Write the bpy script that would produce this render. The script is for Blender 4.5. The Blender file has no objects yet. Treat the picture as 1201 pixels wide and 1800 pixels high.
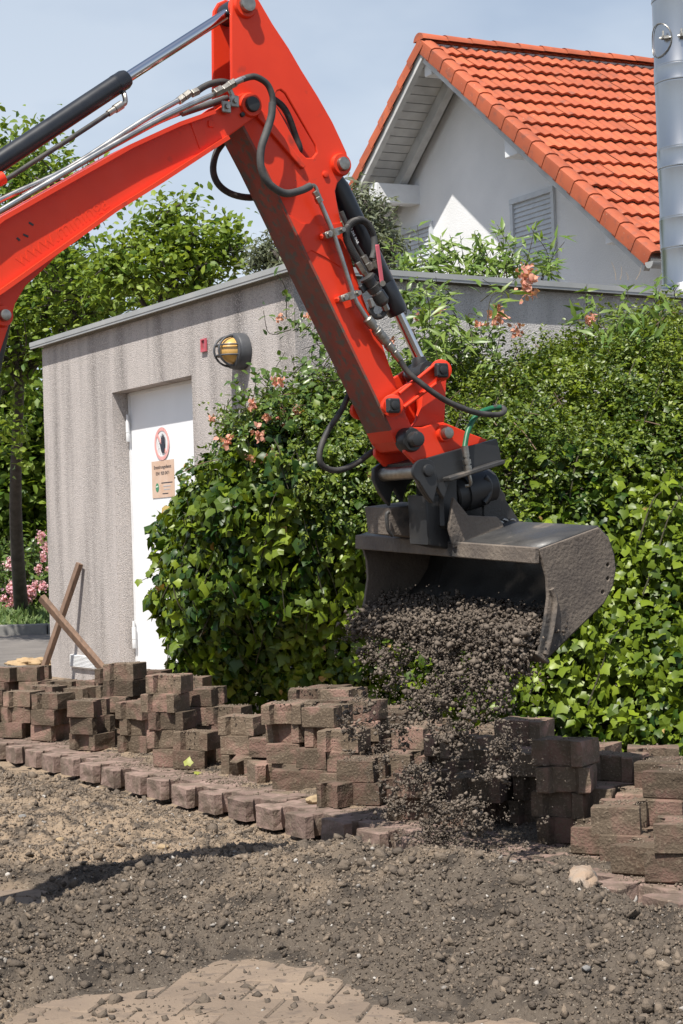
import bpy, bmesh, math, random
import numpy as np
from mathutils import Vector, Matrix, noise

random.seed(7)
rng = np.random.default_rng(11)
S = bpy.context.scene
COL = S.collection

# ------------------------------------------------------------------ camera
FPX, CAMH = 3000.0, 0.95
PIT, ROL = math.radians(1.13), math.radians(1.85)
_f = np.array([0, math.cos(PIT), math.sin(PIT)])
_u0 = np.array([0, -math.sin(PIT), math.cos(PIT)])
_r0 = np.array([1.0, 0, 0])
_r = _r0 * math.cos(ROL) - _u0 * math.sin(ROL)
_u = _u0 * math.cos(ROL) + _r0 * math.sin(ROL)
CAM = np.array([0, 0, CAMH])
cd = bpy.data.cameras.new('camera')
cd.sensor_fit = 'VERTICAL'; cd.sensor_height = 36.0; cd.sensor_width = 24.0
cd.lens = FPX / 1800 * 36.0
cd.clip_start = 0.05; cd.clip_end = 2000
camo = bpy.data.objects.new('camera', cd); COL.objects.link(camo)
camo.matrix_world = Matrix(((_r[0], _u[0], -_f[0], 0), (_r[1], _u[1], -_f[1], 0), (_r[2], _u[2], -_f[2], CAMH), (0, 0, 0, 1)))
S.camera = camo

# ------------------------------------------------------------------ sky, sun, exposure
SUN_EL = math.radians(60)
SUN_AZ = np.array([0.42, 0.908])            # horizontal direction in which the light travels
W = bpy.data.worlds.new('World'); S.world = W; W.use_nodes = True
nt = W.node_tree; nt.nodes.clear()
sky = nt.nodes.new('ShaderNodeTexSky'); sky.sky_type = 'NISHITA'; sky.sun_disc = False
sky.sun_elevation = SUN_EL
sky.sun_rotation = math.atan2(-SUN_AZ[0], -SUN_AZ[1])
sky.dust_density = 1.0; sky.air_density = 1.0; sky.ozone_density = 1.0
tc = nt.nodes.new('ShaderNodeTexCoord')
mp = nt.nodes.new('ShaderNodeMapping'); mp.inputs['Scale'].default_value = (2.2, 2.2, 5.0)
nz = nt.nodes.new('ShaderNodeTexNoise'); nz.inputs['Scale'].default_value = 1.6; nz.inputs['Detail'].default_value = 5; nz.inputs['Roughness'].default_value = .52
rp = nt.nodes.new('ShaderNodeValToRGB')
rp.color_ramp.elements[0].position = .40; rp.color_ramp.elements[0].color = (.58, .58, .58, 1)
rp.color_ramp.elements[1].position = .62; rp.color_ramp.elements[1].color = (1, 1, 1, 1)
mx = nt.nodes.new('ShaderNodeMixRGB'); mx.inputs[2].default_value = (5.9, 6.6, 7.5, 1)
bg = nt.nodes.new('ShaderNodeBackground'); bg.inputs[1].default_value = 0.085
wo = nt.nodes.new('ShaderNodeOutputWorld')
L = nt.links.new
L(tc.outputs['Generated'], mp.inputs[0]); L(mp.outputs[0], nz.inputs[0]); L(nz.outputs[0], rp.inputs[0])
sx = nt.nodes.new('ShaderNodeSeparateXYZ'); L(tc.outputs['Generated'], sx.inputs[0])     # haze thins out towards the zenith
hz_ = nt.nodes.new('ShaderNodeMapRange'); hz_.inputs[1].default_value = .12; hz_.inputs[2].default_value = .75; hz_.inputs[3].default_value = 1; hz_.inputs[4].default_value = .12
L(sx.outputs[2], hz_.inputs[0]); hm = nt.nodes.new('ShaderNodeMath'); hm.operation = 'MULTIPLY'; L(rp.outputs[0], hm.inputs[0]); L(hz_.outputs[0], hm.inputs[1])
L(hm.outputs[0], mx.inputs[0]); L(sky.outputs[0], mx.inputs[1]); L(mx.outputs[0], bg.inputs[0]); L(bg.outputs[0], wo.inputs[0])
sd = bpy.data.lights.new('sun', 'SUN'); sd.energy = 5.0; sd.angle = math.radians(.53); sd.color = (1, .95, .87)
so = bpy.data.objects.new('sun', sd); COL.objects.link(so)
sdir = Vector((SUN_AZ[0] * math.cos(SUN_EL), SUN_AZ[1] * math.cos(SUN_EL), -math.sin(SUN_EL)))
so.rotation_euler = sdir.to_track_quat('-Z', 'Y').to_euler(); so.location = (-8, -18, 30)
S.view_settings.view_transform = 'Standard'; S.view_settings.look = 'None'
S.view_settings.gamma = 1.0; S.view_settings.use_curve_mapping = False
S.view_settings.exposure = 0.52

# ------------------------------------------------------------------ measuring helpers (photo pixel -> point in the place)
def ray(x, y): return _f * FPX + _r * (x - 600.5) + _u * (900 - y)
def onY(x, y, Y): d = ray(x, y); return CAM + d * (Y / d[1])
def onZ(x, y, z=0.0): d = ray(x, y); return CAM + d * ((z - CAMH) / d[2])
def onP(x, y, p, n): d = ray(x, y); return CAM + d * (np.dot(np.asarray(p) - CAM, n) / np.dot(d, n))
def A3(*v): return np.array(v, float)
def unit(v): v = np.asarray(v, float); return v / np.linalg.norm(v)
ZU = A3(0, 0, 1)

# ------------------------------------------------------------------ materials
def nn(t, kind, **k):
    n = t.nodes.new(kind)
    for a, b in k.items(): setattr(n, a, b)
    return n
def mat(name, c1, c2=None, scale=8, rough=.6, rough2=None, metal=0, bump=0, bscale=120, bdist=.004, c3=None, c3scale=30, c3pos=(.55, .65), stretch=None,
        detail=5, spec=.5, coat=0, attr=None, c4=None, c4scale=200, c4pos=(.6, .66), transl=0, pos=(.35, .65), rand=0):
    m = bpy.data.materials.new(name); m.use_nodes = True
    t = m.node_tree; t.nodes.clear(); l = t.links.new
    out = nn(t, 'ShaderNodeOutputMaterial'); b = nn(t, 'ShaderNodeBsdfPrincipled')
    b.inputs['Roughness'].default_value = rough; b.inputs['Metallic'].default_value = metal
    b.inputs['Specular IOR Level'].default_value = spec
    if coat: b.inputs['Coat Weight'].default_value = coat; b.inputs['Coat Roughness'].default_value = .12
    g = nn(t, 'ShaderNodeNewGeometry'); vec = g.outputs['Position']
    def noi(sc, det, v=None):
        n = nn(t, 'ShaderNodeTexNoise'); n.inputs['Scale'].default_value = sc; n.inputs['Detail'].default_value = det
        l(v if v is not None else vec, n.inputs['Vector']); return n.outputs['Fac']
    def ramp(f, p):
        r = nn(t, 'ShaderNodeMapRange'); r.inputs[1].default_value = p[0]; r.inputs[2].default_value = p[1]; l(f, r.inputs[0]); return r.outputs[0]
    def mix(f, a, c):
        x = nn(t, 'ShaderNodeMixRGB'); l(f, x.inputs[0])
        if isinstance(a, tuple): x.inputs[1].default_value = (*a, 1)
        else: l(a, x.inputs[1])
        x.inputs[2].default_value = (*c, 1); return x.outputs[0]
    col = c1
    if c2 is not None:
        if attr:
            a = nn(t, 'ShaderNodeAttribute', attribute_name=attr); f = a.outputs['Fac']
        else:
            v = None
            if stretch:
                q = nn(t, 'ShaderNodeMapping'); q.inputs['Scale'].default_value = stretch; l(vec, q.inputs[0]); v = q.outputs[0]
            f = ramp(noi(scale, detail, v), pos)
        col = mix(f, c1, c2)
    if c3 is not None: col = mix(ramp(noi(c3scale, 6), c3pos), col, c3)
    if c4 is not None: col = mix(ramp(noi(c4scale, 3), c4pos), col, c4)
    if rand:
        oi = nn(t, 'ShaderNodeObjectInfo'); h = nn(t, 'ShaderNodeHueSaturation')
        r_ = nn(t, 'ShaderNodeMapRange'); r_.inputs[3].default_value = 1 - rand; r_.inputs[4].default_value = 1 + rand
        l(oi.outputs['Random'], r_.inputs[0]); l(r_.outputs[0], h.inputs['Value'])
        if isinstance(col, tuple): h.inputs['Color'].default_value = (*col, 1)
        else: l(col, h.inputs['Color'])
        col = h.outputs[0]
    if isinstance(col, tuple): b.inputs['Base Color'].default_value = (*col, 1)
    else: l(col, b.inputs['Base Color'])
    if rough2 is not None:
        r = nn(t, 'ShaderNodeMapRange'); r.inputs[1].default_value = .35; r.inputs[2].default_value = .65
        r.inputs[3].default_value = rough; r.inputs[4].default_value = rough2
        l(noi(14, 5), r.inputs[0]); l(r.outputs[0], b.inputs['Roughness'])
    if bump:
        bp = nn(t, 'ShaderNodeBump'); bp.inputs['Strength'].default_value = bump; bp.inputs['Distance'].default_value = bdist
        l(noi(bscale, 5), bp.inputs['Height']); l(bp.outputs[0], b.inputs['Normal'])
    sh = b.outputs[0]
    if transl:
        tr = nn(t, 'ShaderNodeBsdfTranslucent')
        if isinstance(col, tuple): tr.inputs[0].default_value = (*[min(1, c * 1.5) for c in col], 1)
        else:
            gm = nn(t, 'ShaderNodeMixRGB', blend_type='MULTIPLY'); gm.inputs[0].default_value = 1; l(col, gm.inputs[1]); gm.inputs[2].default_value = (1.7, 1.6, .8, 1)
            l(gm.outputs[0], tr.inputs[0])
        ms = nn(t, 'ShaderNodeMixShader'); ms.inputs[0].default_value = transl
        l(b.outputs[0], ms.inputs[1]); l(tr.outputs[0], ms.inputs[2]); sh = ms.outputs[0]
    l(sh, out.inputs[0])
    return m

MT = {}
MT['red'] = mat('red paint', (.74, .046, .012), (.66, .036, .010), 5, rough=.42, rough2=.55, spec=.35, coat=.08, c3=(.40, .040, .020), c3scale=14, c3pos=(.64, .74), c4=(.10, .05, .04), c4scale=45, c4pos=(.745, .76), bump=.05, bscale=60)
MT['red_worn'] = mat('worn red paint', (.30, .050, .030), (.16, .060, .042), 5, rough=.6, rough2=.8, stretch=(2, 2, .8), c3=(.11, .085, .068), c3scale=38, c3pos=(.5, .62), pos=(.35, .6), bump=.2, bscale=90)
MT['black_paint'] = mat('black paint', (.018, .019, .021), (.03, .03, .03), 9, rough=.35, rough2=.5, c3=(.10, .09, .08), c3scale=18, c3pos=(.66, .74), bump=.05)
MT['cyl_black'] = mat('cylinder black', (.011, .013, .018), (.02, .022, .026), 12, rough=.28, rough2=.38, c3=(.16, .16, .16), c3scale=26, c3pos=(.73, .76))
MT['chrome'] = mat('chrome rod', (.62, .63, .65), rough=.12, metal=1)
MT['steel'] = mat('zinc steel', (.40, .38, .34), (.28, .26, .23), 60, rough=.34, rough2=.5, metal=1, bump=.1, bscale=200)
MT['steel_tube'] = mat('steel tube', (.48, .48, .47), (.36, .35, .34), 30, rough=.3, rough2=.45, metal=1)
MT['rubber'] = mat('rubber hose', (.022, .022, .023), (.06, .055, .05), 30, rough=.62, bump=.2, bscale=400, bdist=.001)
MT['sheath'] = mat('grey hose sheath', (.075, .075, .072), (.045, .045, .045), 30, rough=.7, bump=.3, bscale=300, bdist=.001)
MT['green_hose'] = mat('green hose', (.012, .13, .055), (.01, .09, .04), 40, rough=.45)
MT['bucket'] = mat('muddy bucket steel', (.030, .030, .031), (.055, .052, .048), 7, rough=.38, rough2=.65, c3=(.15, .122, .098), c3scale=7, c3pos=(.58, .68), bump=.35, bscale=130, bdist=.003)
MT['bucket_mud'] = mat('mud caked steel', (.165, .135, .108), (.11, .09, .075), 12, rough=.8, c3=(.045, .042, .04), c3scale=6, c3pos=(.58, .66), bump=.6, bscale=90, bdist=.006)
MT['label_white'] = mat('lettering', (.75, .75, .75), rough=.6)
MT['soil_dark'] = mat('moist soil', (.088, .071, .058), (.150, .122, .098), 26, rough=.95, attr='var', spec=.2, bump=.8, bscale=150, bdist=.006)
MT['soil'] = mat('loose soil', (.092, .075, .060), (.235, .186, .140), 22, rough=.95, attr='var', spec=.2, bump=.8, bscale=170, bdist=.005)
MT['ground'] = mat('site soil', (.105, .086, .068), (.265, .200, .140), rough=.96, attr='zone', spec=.15, c3=(.055, .046, .038), c3scale=9, c3pos=(.50, .62), c4=(.27, .235, .19), c4scale=130, c4pos=(.64, .70), bump=1.0, bscale=95, bdist=.012)
MT['stone'] = mat('stones', (.18, .16, .14), (.42, .39, .35), 40, rough=.85, attr='var', bump=.5, bscale=160)
MT['stone_orange'] = mat('ochre stone', (.30, .215, .15), (.27, .24, .205), 14, rough=.85, c3=(.20, .17, .14), c3scale=18, c3pos=(.56, .66), bump=.7, bscale=70, bdist=.01)
MT['stone_tan'] = mat('tan stone', (.34, .25, .14), (.26, .19, .12), 20, rough=.8, bump=.4, bscale=90)
MT['block'] = mat('paving block', (.115, .080, .058), (.225, .140, .112), 3.5, rough=.95, spec=.15, c3=(.118, .090, .065), c3scale=13, c3pos=(.40, .54), c4=(.195, .152, .110), c4scale=120, c4pos=(.56, .68), bump=.8, bscale=120, bdist=.006, rand=.36, pos=(.36, .58))
MT['block_laid'] = mat('laid paving block', (.200, .140, .117), (.265, .188, .158), 9, rough=.92, spec=.2, c3=(.150, .112, .088), c3scale=16, c3pos=(.42, .58), c4=(.24, .19, .145), c4scale=70, c4pos=(.6, .7), bump=.7, bscale=90, bdist=.006, rand=.15)
MT['paver_sand'] = mat('sandy paving block', (.235, .180, .134), (.185, .143, .110), 5, rough=.95, spec=.15, c3=(.150, .118, .094), c3scale=24, c3pos=(.55, .68), bump=.6, bscale=140, bdist=.004, rand=.08)
MT['stucco'] = mat('roughcast', (.475, .437, .418), (.190, .176, .168), 1.8, rough=.95, spec=.15, stretch=(3.2, 3.2, .34), detail=7, pos=(.40, .78), c3=(.54, .49, .46), c3scale=110, c3pos=(.52, .62), c4=(.17, .152, .142), c4scale=150, c4pos=(.58, .68), bump=.9, bscale=140, bdist=.009)
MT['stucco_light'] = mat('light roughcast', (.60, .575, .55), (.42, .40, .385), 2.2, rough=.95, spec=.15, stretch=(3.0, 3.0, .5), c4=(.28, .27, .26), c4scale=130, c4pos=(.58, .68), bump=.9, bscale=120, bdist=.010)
MT['cap'] = mat('zinc roof edge', (.42, .42, .41), (.35, .355, .35), 4, rough=.45, rough2=.6, metal=.3)
MT['door'] = mat('white door paint', (.80, .81, .83), (.76, .77, .79), 3, rough=.38, c3=(.55, .54, .52), c3scale=13, c3pos=(.74, .80))
MT['white'] = mat('white paint', (.74, .75, .76), (.66, .67, .68), 6, rough=.5)
MT['pink'] = mat('faded red print', (.68, .30, .28), (.74, .42, .39), 30, rough=.5)
MT['print_black'] = mat('dark print', (.02, .022, .035), rough=.5)
MT['print_grey'] = mat('grey print', (.42, .42, .43), rough=.5)
MT['print_green'] = mat('green print', (.05, .22, .11), rough=.5)
MT['print_pale'] = mat('pale print', (.55, .68, .58), rough=.5)
MT['plate'] = mat('beige plate', (.56, .38, .27), (.62, .46, .36), 10, rough=.5)
MT['pinkplate'] = mat('red marker plate', (.52, .10, .13), (.45, .09, .11), 50, rough=.5)
MT['pinkinner'] = mat('marker inner', (.30, .10, .11), rough=.6)
MT['anthracite'] = mat('anthracite', (.055, .058, .066), (.07, .073, .08), 20, rough=.5)
MT['amber'] = mat('amber glass', (.62, .37, .12), (.56, .33, .10), 20, rough=.28, coat=.3)
MT['wood'] = mat('weathered stake', (.20, .125, .085), (.13, .085, .06), 12, rough=.85, stretch=(4, 4, .6), bump=.4, bscale=90)
MT['tile'] = mat('roof tile', (.42, .098, .038), (.35, .078, .032), 3.0, rough=.72, c3=(.24, .075, .045), c3scale=9, c3pos=(.54, .74), c4=(.45, .36, .27), c4scale=42, c4pos=(.71, .74), bump=.3, bscale=60, rand=.17)
MT['house_wall'] = mat('pale render', (.80, .80, .80), (.72, .725, .73), 1.2, rough=.9, bump=.4, bscale=45, bdist=.01)
MT['timber'] = mat('grey white timber', (.56, .56, .55), (.44, .44, .435), 4, rough=.75, bump=.15, bscale=60)
MT['shutter'] = mat('shutter', (.58, .61, .64), (.52, .55, .58), 10, rough=.5)
MT['flue'] = mat('steel flue', (.45, .455, .465), (.41, .415, .425), 1.5, rough=.28, metal=1)
MT['gravel_roof'] = mat('roof gravel', (.25, .24, .22), (.33, .32, .29), 40, rough=.95, bump=.5)
MT['ivy'] = mat('ivy leaf', (.016, .048, .005), (.205, .270, .020), attr='var', rough=.42, transl=.20, spec=.35)
MT['coton'] = mat('small leaf', (.045, .088, .010), (.200, .245, .028), attr='var', rough=.42, transl=.2)
MT['rose_leaf'] = mat('rose leaf', (.045, .095, .018), (.13, .19, .035), attr='var', rough=.35, transl=.24)
MT['lime_leaf'] = mat('long leaf', (.075, .155, .025), (.19, .26, .055), attr='var', rough=.4, transl=.28)
MT['tree_leaf'] = mat('tree leaf', (.055, .115, .014), (.230, .300, .042), attr='var', rough=.5, spec=.3, transl=.3)
MT['olive_leaf'] = mat('grey leaf', (.085, .105, .055), (.15, .165, .10), attr='var', rough=.55, transl=.15)
MT['yellow_leaf'] = mat('yellow leaf', (.36, .40, .09), (.28, .30, .05), 60, rough=.5, transl=.3)
MT['petal'] = mat('faded petal', (.56, .22, .18), (.62, .36, .24), 60, rough=.6, transl=.2)
MT['petal_pink'] = mat('pink petal', (.60, .27, .36), (.72, .52, .56), 30, rough=.6, transl=.25)
MT['bark'] = mat('bark', (.050, .042, .034), (.085, .072, .06), 12, rough=.95, bump=.7, bscale=50, bdist=.01)
MT['twig'] = mat('twig', (.055, .045, .025), (.03, .03, .015), 10, rough=.9)
MT['grass'] = mat('grass', (.055, .11, .02), (.13, .18, .045), attr='var', rough=.6, transl=.2)
MT['asphalt'] = mat('asphalt', (.125, .112, .102), (.17, .152, .138), 3, rough=.9, c3=(.07, .065, .06), c3scale=40, c3pos=(.6, .7), bump=.4)
MT['kerb'] = mat('kerb stone', (.22, .21, .20), (.17, .165, .155), 10, rough=.9, bump=.5)
MT['sand'] = mat('yellow sand', (.42, .29, .16), (.36, .25, .14), 10, rough=.95, bump=.8, bscale=60, bdist=.01)

# ------------------------------------------------------------------ object helpers
def link(o, parent=None):
    COL.objects.link(o)
    if parent is not None:
        o.parent = parent
        o.matrix_parent_inverse = parent.matrix_basis.inverted()
    return o
def empty(name, loc, label=None, cat=None, group=None, kind=None):
    o = bpy.data.objects.new(name, None); o.location = tuple(loc); o.empty_display_size = .1
    COL.objects.link(o); return tag(o, label, cat, group, kind)
def tag(o, label=None, cat=None, group=None, kind=None):
    if label: o['label'] = label
    if cat: o['category'] = cat
    if group: o['group'] = group
    if kind: o['kind'] = kind
    return o
def finish(me, m, smooth=None):
    me.materials.append(MT[m] if isinstance(m, str) else m)
    if smooth is not None:
        me.shade_smooth()
        if smooth < 180: me.set_sharp_from_angle(angle=math.radians(smooth))
    return me
def obj(name, v, f, m, parent=None, smooth=None, flip=True):
    me = bpy.data.meshes.new(name); me.from_pydata([tuple(p) for p in v], [], f); me.validate()
    if flip:
        b = bmesh.new(); b.from_mesh(me); bmesh.ops.recalc_face_normals(b, faces=b.faces); b.to_mesh(me); b.free()
    finish(me, m, smooth)
    return link(bpy.data.objects.new(name, me), parent)
class MB:
    def __init__(s): s.v = []; s.f = []
    def add(s, v, f):
        k = len(s.v); s.v += [tuple(p) for p in v]; s.f += [tuple(i + k for i in q) for q in f]; return s
    def box(s, c, x, y, z, sx, sy, sz):     # centre, three unit axes, three half sizes
        c, x, y, z = map(np.asarray, (c, x, y, z)); P = []
        for k in (-1, 1):
            for j in (-1, 1):
                for i in (-1, 1): P.append(c + x * sx * i + y * sy * j + z * sz * k)
        return s.add(P, [(0, 2, 3, 1), (4, 5, 7, 6), (0, 1, 5, 4), (2, 6, 7, 3), (0, 4, 6, 2), (1, 3, 7, 5)])
    def bbox(s, c, x, y, z, sx, sy, sz, bv=.004):   # bevelled box: chamfer round z faces
        c, x, y, z = map(np.asarray, (c, x, y, z)); P = []; F = []
        rings = [(-sz, bv), (-sz + bv, 0), (sz - bv, 0), (sz, bv)]
        for zz, ins in rings:
            a, b = sx - ins, sy - ins
            for q in ((-a, -b + bv), (-a + bv, -b), (a - bv, -b), (a, -b + bv), (a, b - bv), (a - bv, b), (-a + bv, b), (-a, b - bv)):
                P.append(c + x * q[0] + y * q[1] + z * zz)
        for r in range(3):
            for i in range(8): F.append((r * 8 + i, r * 8 + (i + 1) % 8, r * 8 + 8 + (i + 1) % 8, r * 8 + 8 + i))
        F += [tuple(range(7, -1, -1)), tuple(range(24, 32))]
        return s.add(P, F)
    def lathe(s, p0, p1, prof, n=20, cap=True):     # prof: (t along p0->p1, radius)
        p0, p1 = np.asarray(p0, float), np.asarray(p1, float); ax = unit(p1 - p0)
        a = unit(np.cross(ax, ZU if abs(ax[2]) < .9 else A3(1, 0, 0))); b = np.cross(ax, a)
        P = []; F = []
        for t, r in prof:
            c = p0 + (p1 - p0) * t
            for i in range(n):
                w = 2 * math.pi * i / n; P.append(c + (a * math.cos(w) + b * math.sin(w)) * r)
        for k in range(len(prof) - 1):
            for i in range(n): F.append((k * n + i, k * n + (i + 1) % n, k * n + n + (i + 1) % n, k * n + n + i))
        if cap: F += [tuple(range(n - 1, -1, -1)), tuple(range((len(prof) - 1) * n, len(prof) * n))]
        return s.add(P, F)
    def tube(s, pts, r, n=10, sub=6, r1=None, closed=False):
        P = [np.asarray(p, float) for p in pts]
        if sub > 1 and len(P) > 2:
            Q = [2 * P[0] - P[1]] + P + [2 * P[-1] - P[-2]]; R = []
            for i in range(1, len(Q) - 2):
                for k in range(sub):
                    t = k / sub
                    R.append(.5 * (2 * Q[i] + (Q[i + 1] - Q[i - 1]) * t + (2 * Q[i - 1] - 5 * Q[i] + 4 * Q[i + 1] - Q[i + 2]) * t * t + (3 * Q[i] - Q[i - 1] - 3 * Q[i + 1] + Q[i + 2]) * t ** 3))
            R.append(P[-1]); P = R
        V = []; F = []; prev = None; m = len(P)
        for i, p in enumerate(P):
            tg = unit(P[min(i + 1, m - 1)] - P[max(i - 1, 0)])
            if prev is None: a = unit(np.cross(tg, A3(.3, .2, 1) if abs(tg[2]) < .9 else A3(1, 0, 0)))
            else: a = unit(prev - tg * np.dot(prev, tg))
            prev = a; b = np.cross(tg, a); rr = r if r1 is None else r + (r1 - r) * i / (m - 1)
            if callable(r): rr = r(i / (m - 1))
            for k in range(n):
                w = 2 * math.pi * k / n; V.append(p + (a * math.cos(w) + b * math.sin(w)) * rr)
        for i in range(m - 1):
            for k in range(n): F.append((i * n + k, i * n + (k + 1) % n, i * n + n + (k + 1) % n, i * n + n + k))
        F += [tuple(range(n - 1, -1, -1)), tuple(range((m - 1) * n, m * n))]
        return s.add(V, F)
    def build(s, name, m, parent=None, smooth=None): return obj(name, s.v, s.f, m, parent, smooth)

def plate(name, outline, M4, thick, m, parent=None, holes=(), bev=.0, zoff=0.0):
    """flat plate with holes; outline in the local xy of M4, centred on zoff along local z"""
    cu = bpy.data.curves.new('tmp', 'CURVE'); cu.dimensions = '2D'; cu.fill_mode = 'BOTH'
    cu.extrude = max(thick / 2 - bev, 1e-5); cu.bevel_depth = bev; cu.bevel_resolution = 1; cu.offset = -bev
    for pts in (outline, *holes):
        sp = cu.splines.new('POLY'); sp.points.add(len(pts) - 1); sp.use_cyclic_u = True
        for k, p in enumerate(pts): sp.points[k].co = (p[0], p[1], 0, 1)
    to = bpy.data.objects.new('tmp', cu); me = bpy.data.meshes.new_from_object(to)
    bpy.data.objects.remove(to); bpy.data.curves.remove(cu)
    me.materials.clear(); me.transform(M4 @ Matrix.Translation((0, 0, zoff))); me.name = name
    finish(me, m, 35)
    return link(bpy.data.objects.new(name, me), parent)
def smooth_poly(pts, sub=4):
    P = [np.asarray(p, float) for p in pts]; n = len(P); R = []
    for i in range(n):
        a, b, c, d = P[i - 1], P[i], P[(i + 1) % n], P[(i + 2) % n]
        for k in range(sub):
            t = k / sub; R.append(.5 * (2 * b + (c - a) * t + (2 * a - 5 * b + 4 * c - d) * t * t + (3 * b - a - 3 * c + d) * t ** 3))
    return R
def circ(c, r, n=24, a0=0, a1=2 * math.pi):
    return [(c[0] + r * math.cos(a0 + (a1 - a0) * i / n), c[1] + r * math.sin(a0 + (a1 - a0) * i / n)) for i in range(n)]
def frame(o, x, y, z):
    return Matrix(((x[0], y[0], z[0], o[0]), (x[1], y[1], z[1], o[1]), (x[2], y[2], z[2], o[2]), (0, 0, 0, 1)))

def bigmesh(name, verts, faces, m, parent=None, var=None, smooth=False, attr='var'):
    verts = np.ascontiguousarray(verts, np.float32).reshape(-1, 3); faces = np.ascontiguousarray(faces, np.int32)
    me = bpy.data.meshes.new(name); k = faces.shape[1]
    me.vertices.add(len(verts)); me.vertices.foreach_set('co', verts.ravel())
    me.loops.add(faces.size); me.loops.foreach_set('vertex_index', faces.ravel())
    me.polygons.add(len(faces)); me.polygons.foreach_set('loop_start', np.arange(0, faces.size, k, dtype=np.int32))
    me.update(calc_edges=True)
    if var is not None:
        a = me.attributes.new(attr, 'FLOAT', 'POINT'); a.data.foreach_set('value', np.ascontiguousarray(var, np.float32))
    if smooth: me.shade_smooth()
    me.materials.append(MT[m])
    return link(bpy.data.objects.new(name, me), parent)
def scatter(name, bv, bf, pos, rot, sc, m, parent=None, var=None, smooth=False):
    bv = np.asarray(bv, float); bf = np.asarray(bf); n = len(pos); k = len(bv)
    sc = np.asarray(sc, float)
    if sc.ndim == 1: sc = sc[:, None]
    V = np.einsum('nij,nkj->nki', rot, bv[None] * sc[:, None, :]) + pos[:, None, :]
    Fc = (bf[None] + (np.arange(n) * k)[:, None, None]).reshape(-1, bf.shape[1])
    return bigmesh(name, V, Fc, m, parent, None if var is None else np.repeat(var, k), smooth)
def frames(nrm, tip):
    """rotation matrices whose columns are (side, tip, normal)"""
    z = nrm / np.linalg.norm(nrm, axis=1, keepdims=True)
    y = tip - z * np.sum(tip * z, 1, keepdims=True); y /= np.linalg.norm(y, axis=1, keepdims=True) + 1e-9
    return np.stack([np.cross(y, z), y, z], 2)
def rand_unit(n):
    v = rng.normal(size=(n, 3)); return v / np.linalg.norm(v, axis=1, keepdims=True)
def rand_rot(n): return frames(rand_unit(n), rand_unit(n))

# leaf shapes: tip towards +y, normal +z
def fan(outl, zc=0.0):
    v = [(0, .42, zc)] + [tuple(p) for p in outl]; n = len(outl)
    return np.array(v), np.array([(0, 1 + i, 1 + (i + 1) % n) for i in range(n)])
IVY = fan([(0, .04, .0), (-.30, -.08, -.08), (-.42, .16, -.06), (-.56, .40, -.14), (-.31, .60, -.05), (0, 1.04, -.14), (.31, .60, -.05), (.56, .40, -.14), (.42, .16, -.06), (.30, -.08, -.08)], .03)
OVAL = (np.array([(0, 0, 0), (-.27, .35, .06), (-.20, .72, .04), (0, 1, -.10), (.20, .72, .04), (.27, .35, .06), (0, .5, 0)]),
        np.array([(0, 6, 1), (1, 6, 2), (2, 6, 3), (0, 5, 6), (5, 4, 6), (4, 3, 6)]))
LANCE = (np.array([(0, 0, 0), (-.12, .35, .04), (0, 1, -.18), (.12, .35, .04), (0, .5, -.01)]), np.array([(0, 4, 1), (1, 4, 2), (0, 3, 4), (3, 2, 4)]))
DIAM = (np.array([(0, 0, 0), (-.25, .5, .05), (0, 1, 0), (.25, .5, .05)]), np.array([(0, 2, 1), (0, 3, 2)]))
_t = (1 + 5 ** .5) / 2
ICO = (np.array([(-1, _t, 0), (1, _t, 0), (-1, -_t, 0), (1, -_t, 0), (0, -1, _t), (0, 1, _t), (0, -1, -_t), (0, 1, -_t), (_t, 0, -1), (_t, 0, 1), (-_t, 0, -1), (-_t, 0, 1)]) / 1.9,
       np.array([(0, 11, 5), (0, 5, 1), (0, 1, 7), (0, 7, 10), (0, 10, 11), (1, 5, 9), (5, 11, 4), (11, 10, 2), (10, 7, 6), (7, 1, 8), (3, 9, 4), (3, 4, 2), (3, 2, 6), (3, 6, 8), (3, 8, 9), (4, 9, 5), (2, 4, 11), (6, 2, 10), (8, 6, 7), (9, 8, 1)]))
OCT = (np.array([(1, 0, 0), (-1, 0, 0), (0, 1, 0), (0, -1, 0), (0, 0, 1), (0, 0, -1)], float),
       np.array([(0, 2, 4), (2, 1, 4), (1, 3, 4), (3, 0, 4), (2, 0, 5), (1, 2, 5), (3, 1, 5), (0, 3, 5)]))
def lumps(name, pos, size, m, parent=None, var=None, flat=.8, rough=.28, shape=ICO):
    """irregular lumps, each with its own jittered corners"""
    n = len(pos); bv, bf = shape; kv = len(bv)
    V = np.repeat(bv[None], n, 0) * (1 + rng.normal(0, rough, (n, kv, 1)))
    ax = np.stack([rng.uniform(.7, 1.3, n), rng.uniform(.7, 1.2, n), rng.uniform(flat * .7, flat * 1.2, n)], 1)
    V = V * ax[:, None, :]
    V = np.einsum('nij,nkj->nki', rand_rot(n), V) * np.asarray(size)[:, None, None] + pos[:, None, :]
    Fc = (bf[None] + (np.arange(n) * kv)[:, None, None]).reshape(-1, 3)
    return bigmesh(name, V, Fc, m, parent, None if var is None else np.repeat(var, kv))
def fbm(x, y, z=0.0, o=4, s=1.0):
    v = 0; a = 1; f = s
    for _ in range(o): v += a * noise.noise((x * f, y * f, z * f + 7.3)); a *= .5; f *= 2.1
    return v

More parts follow.
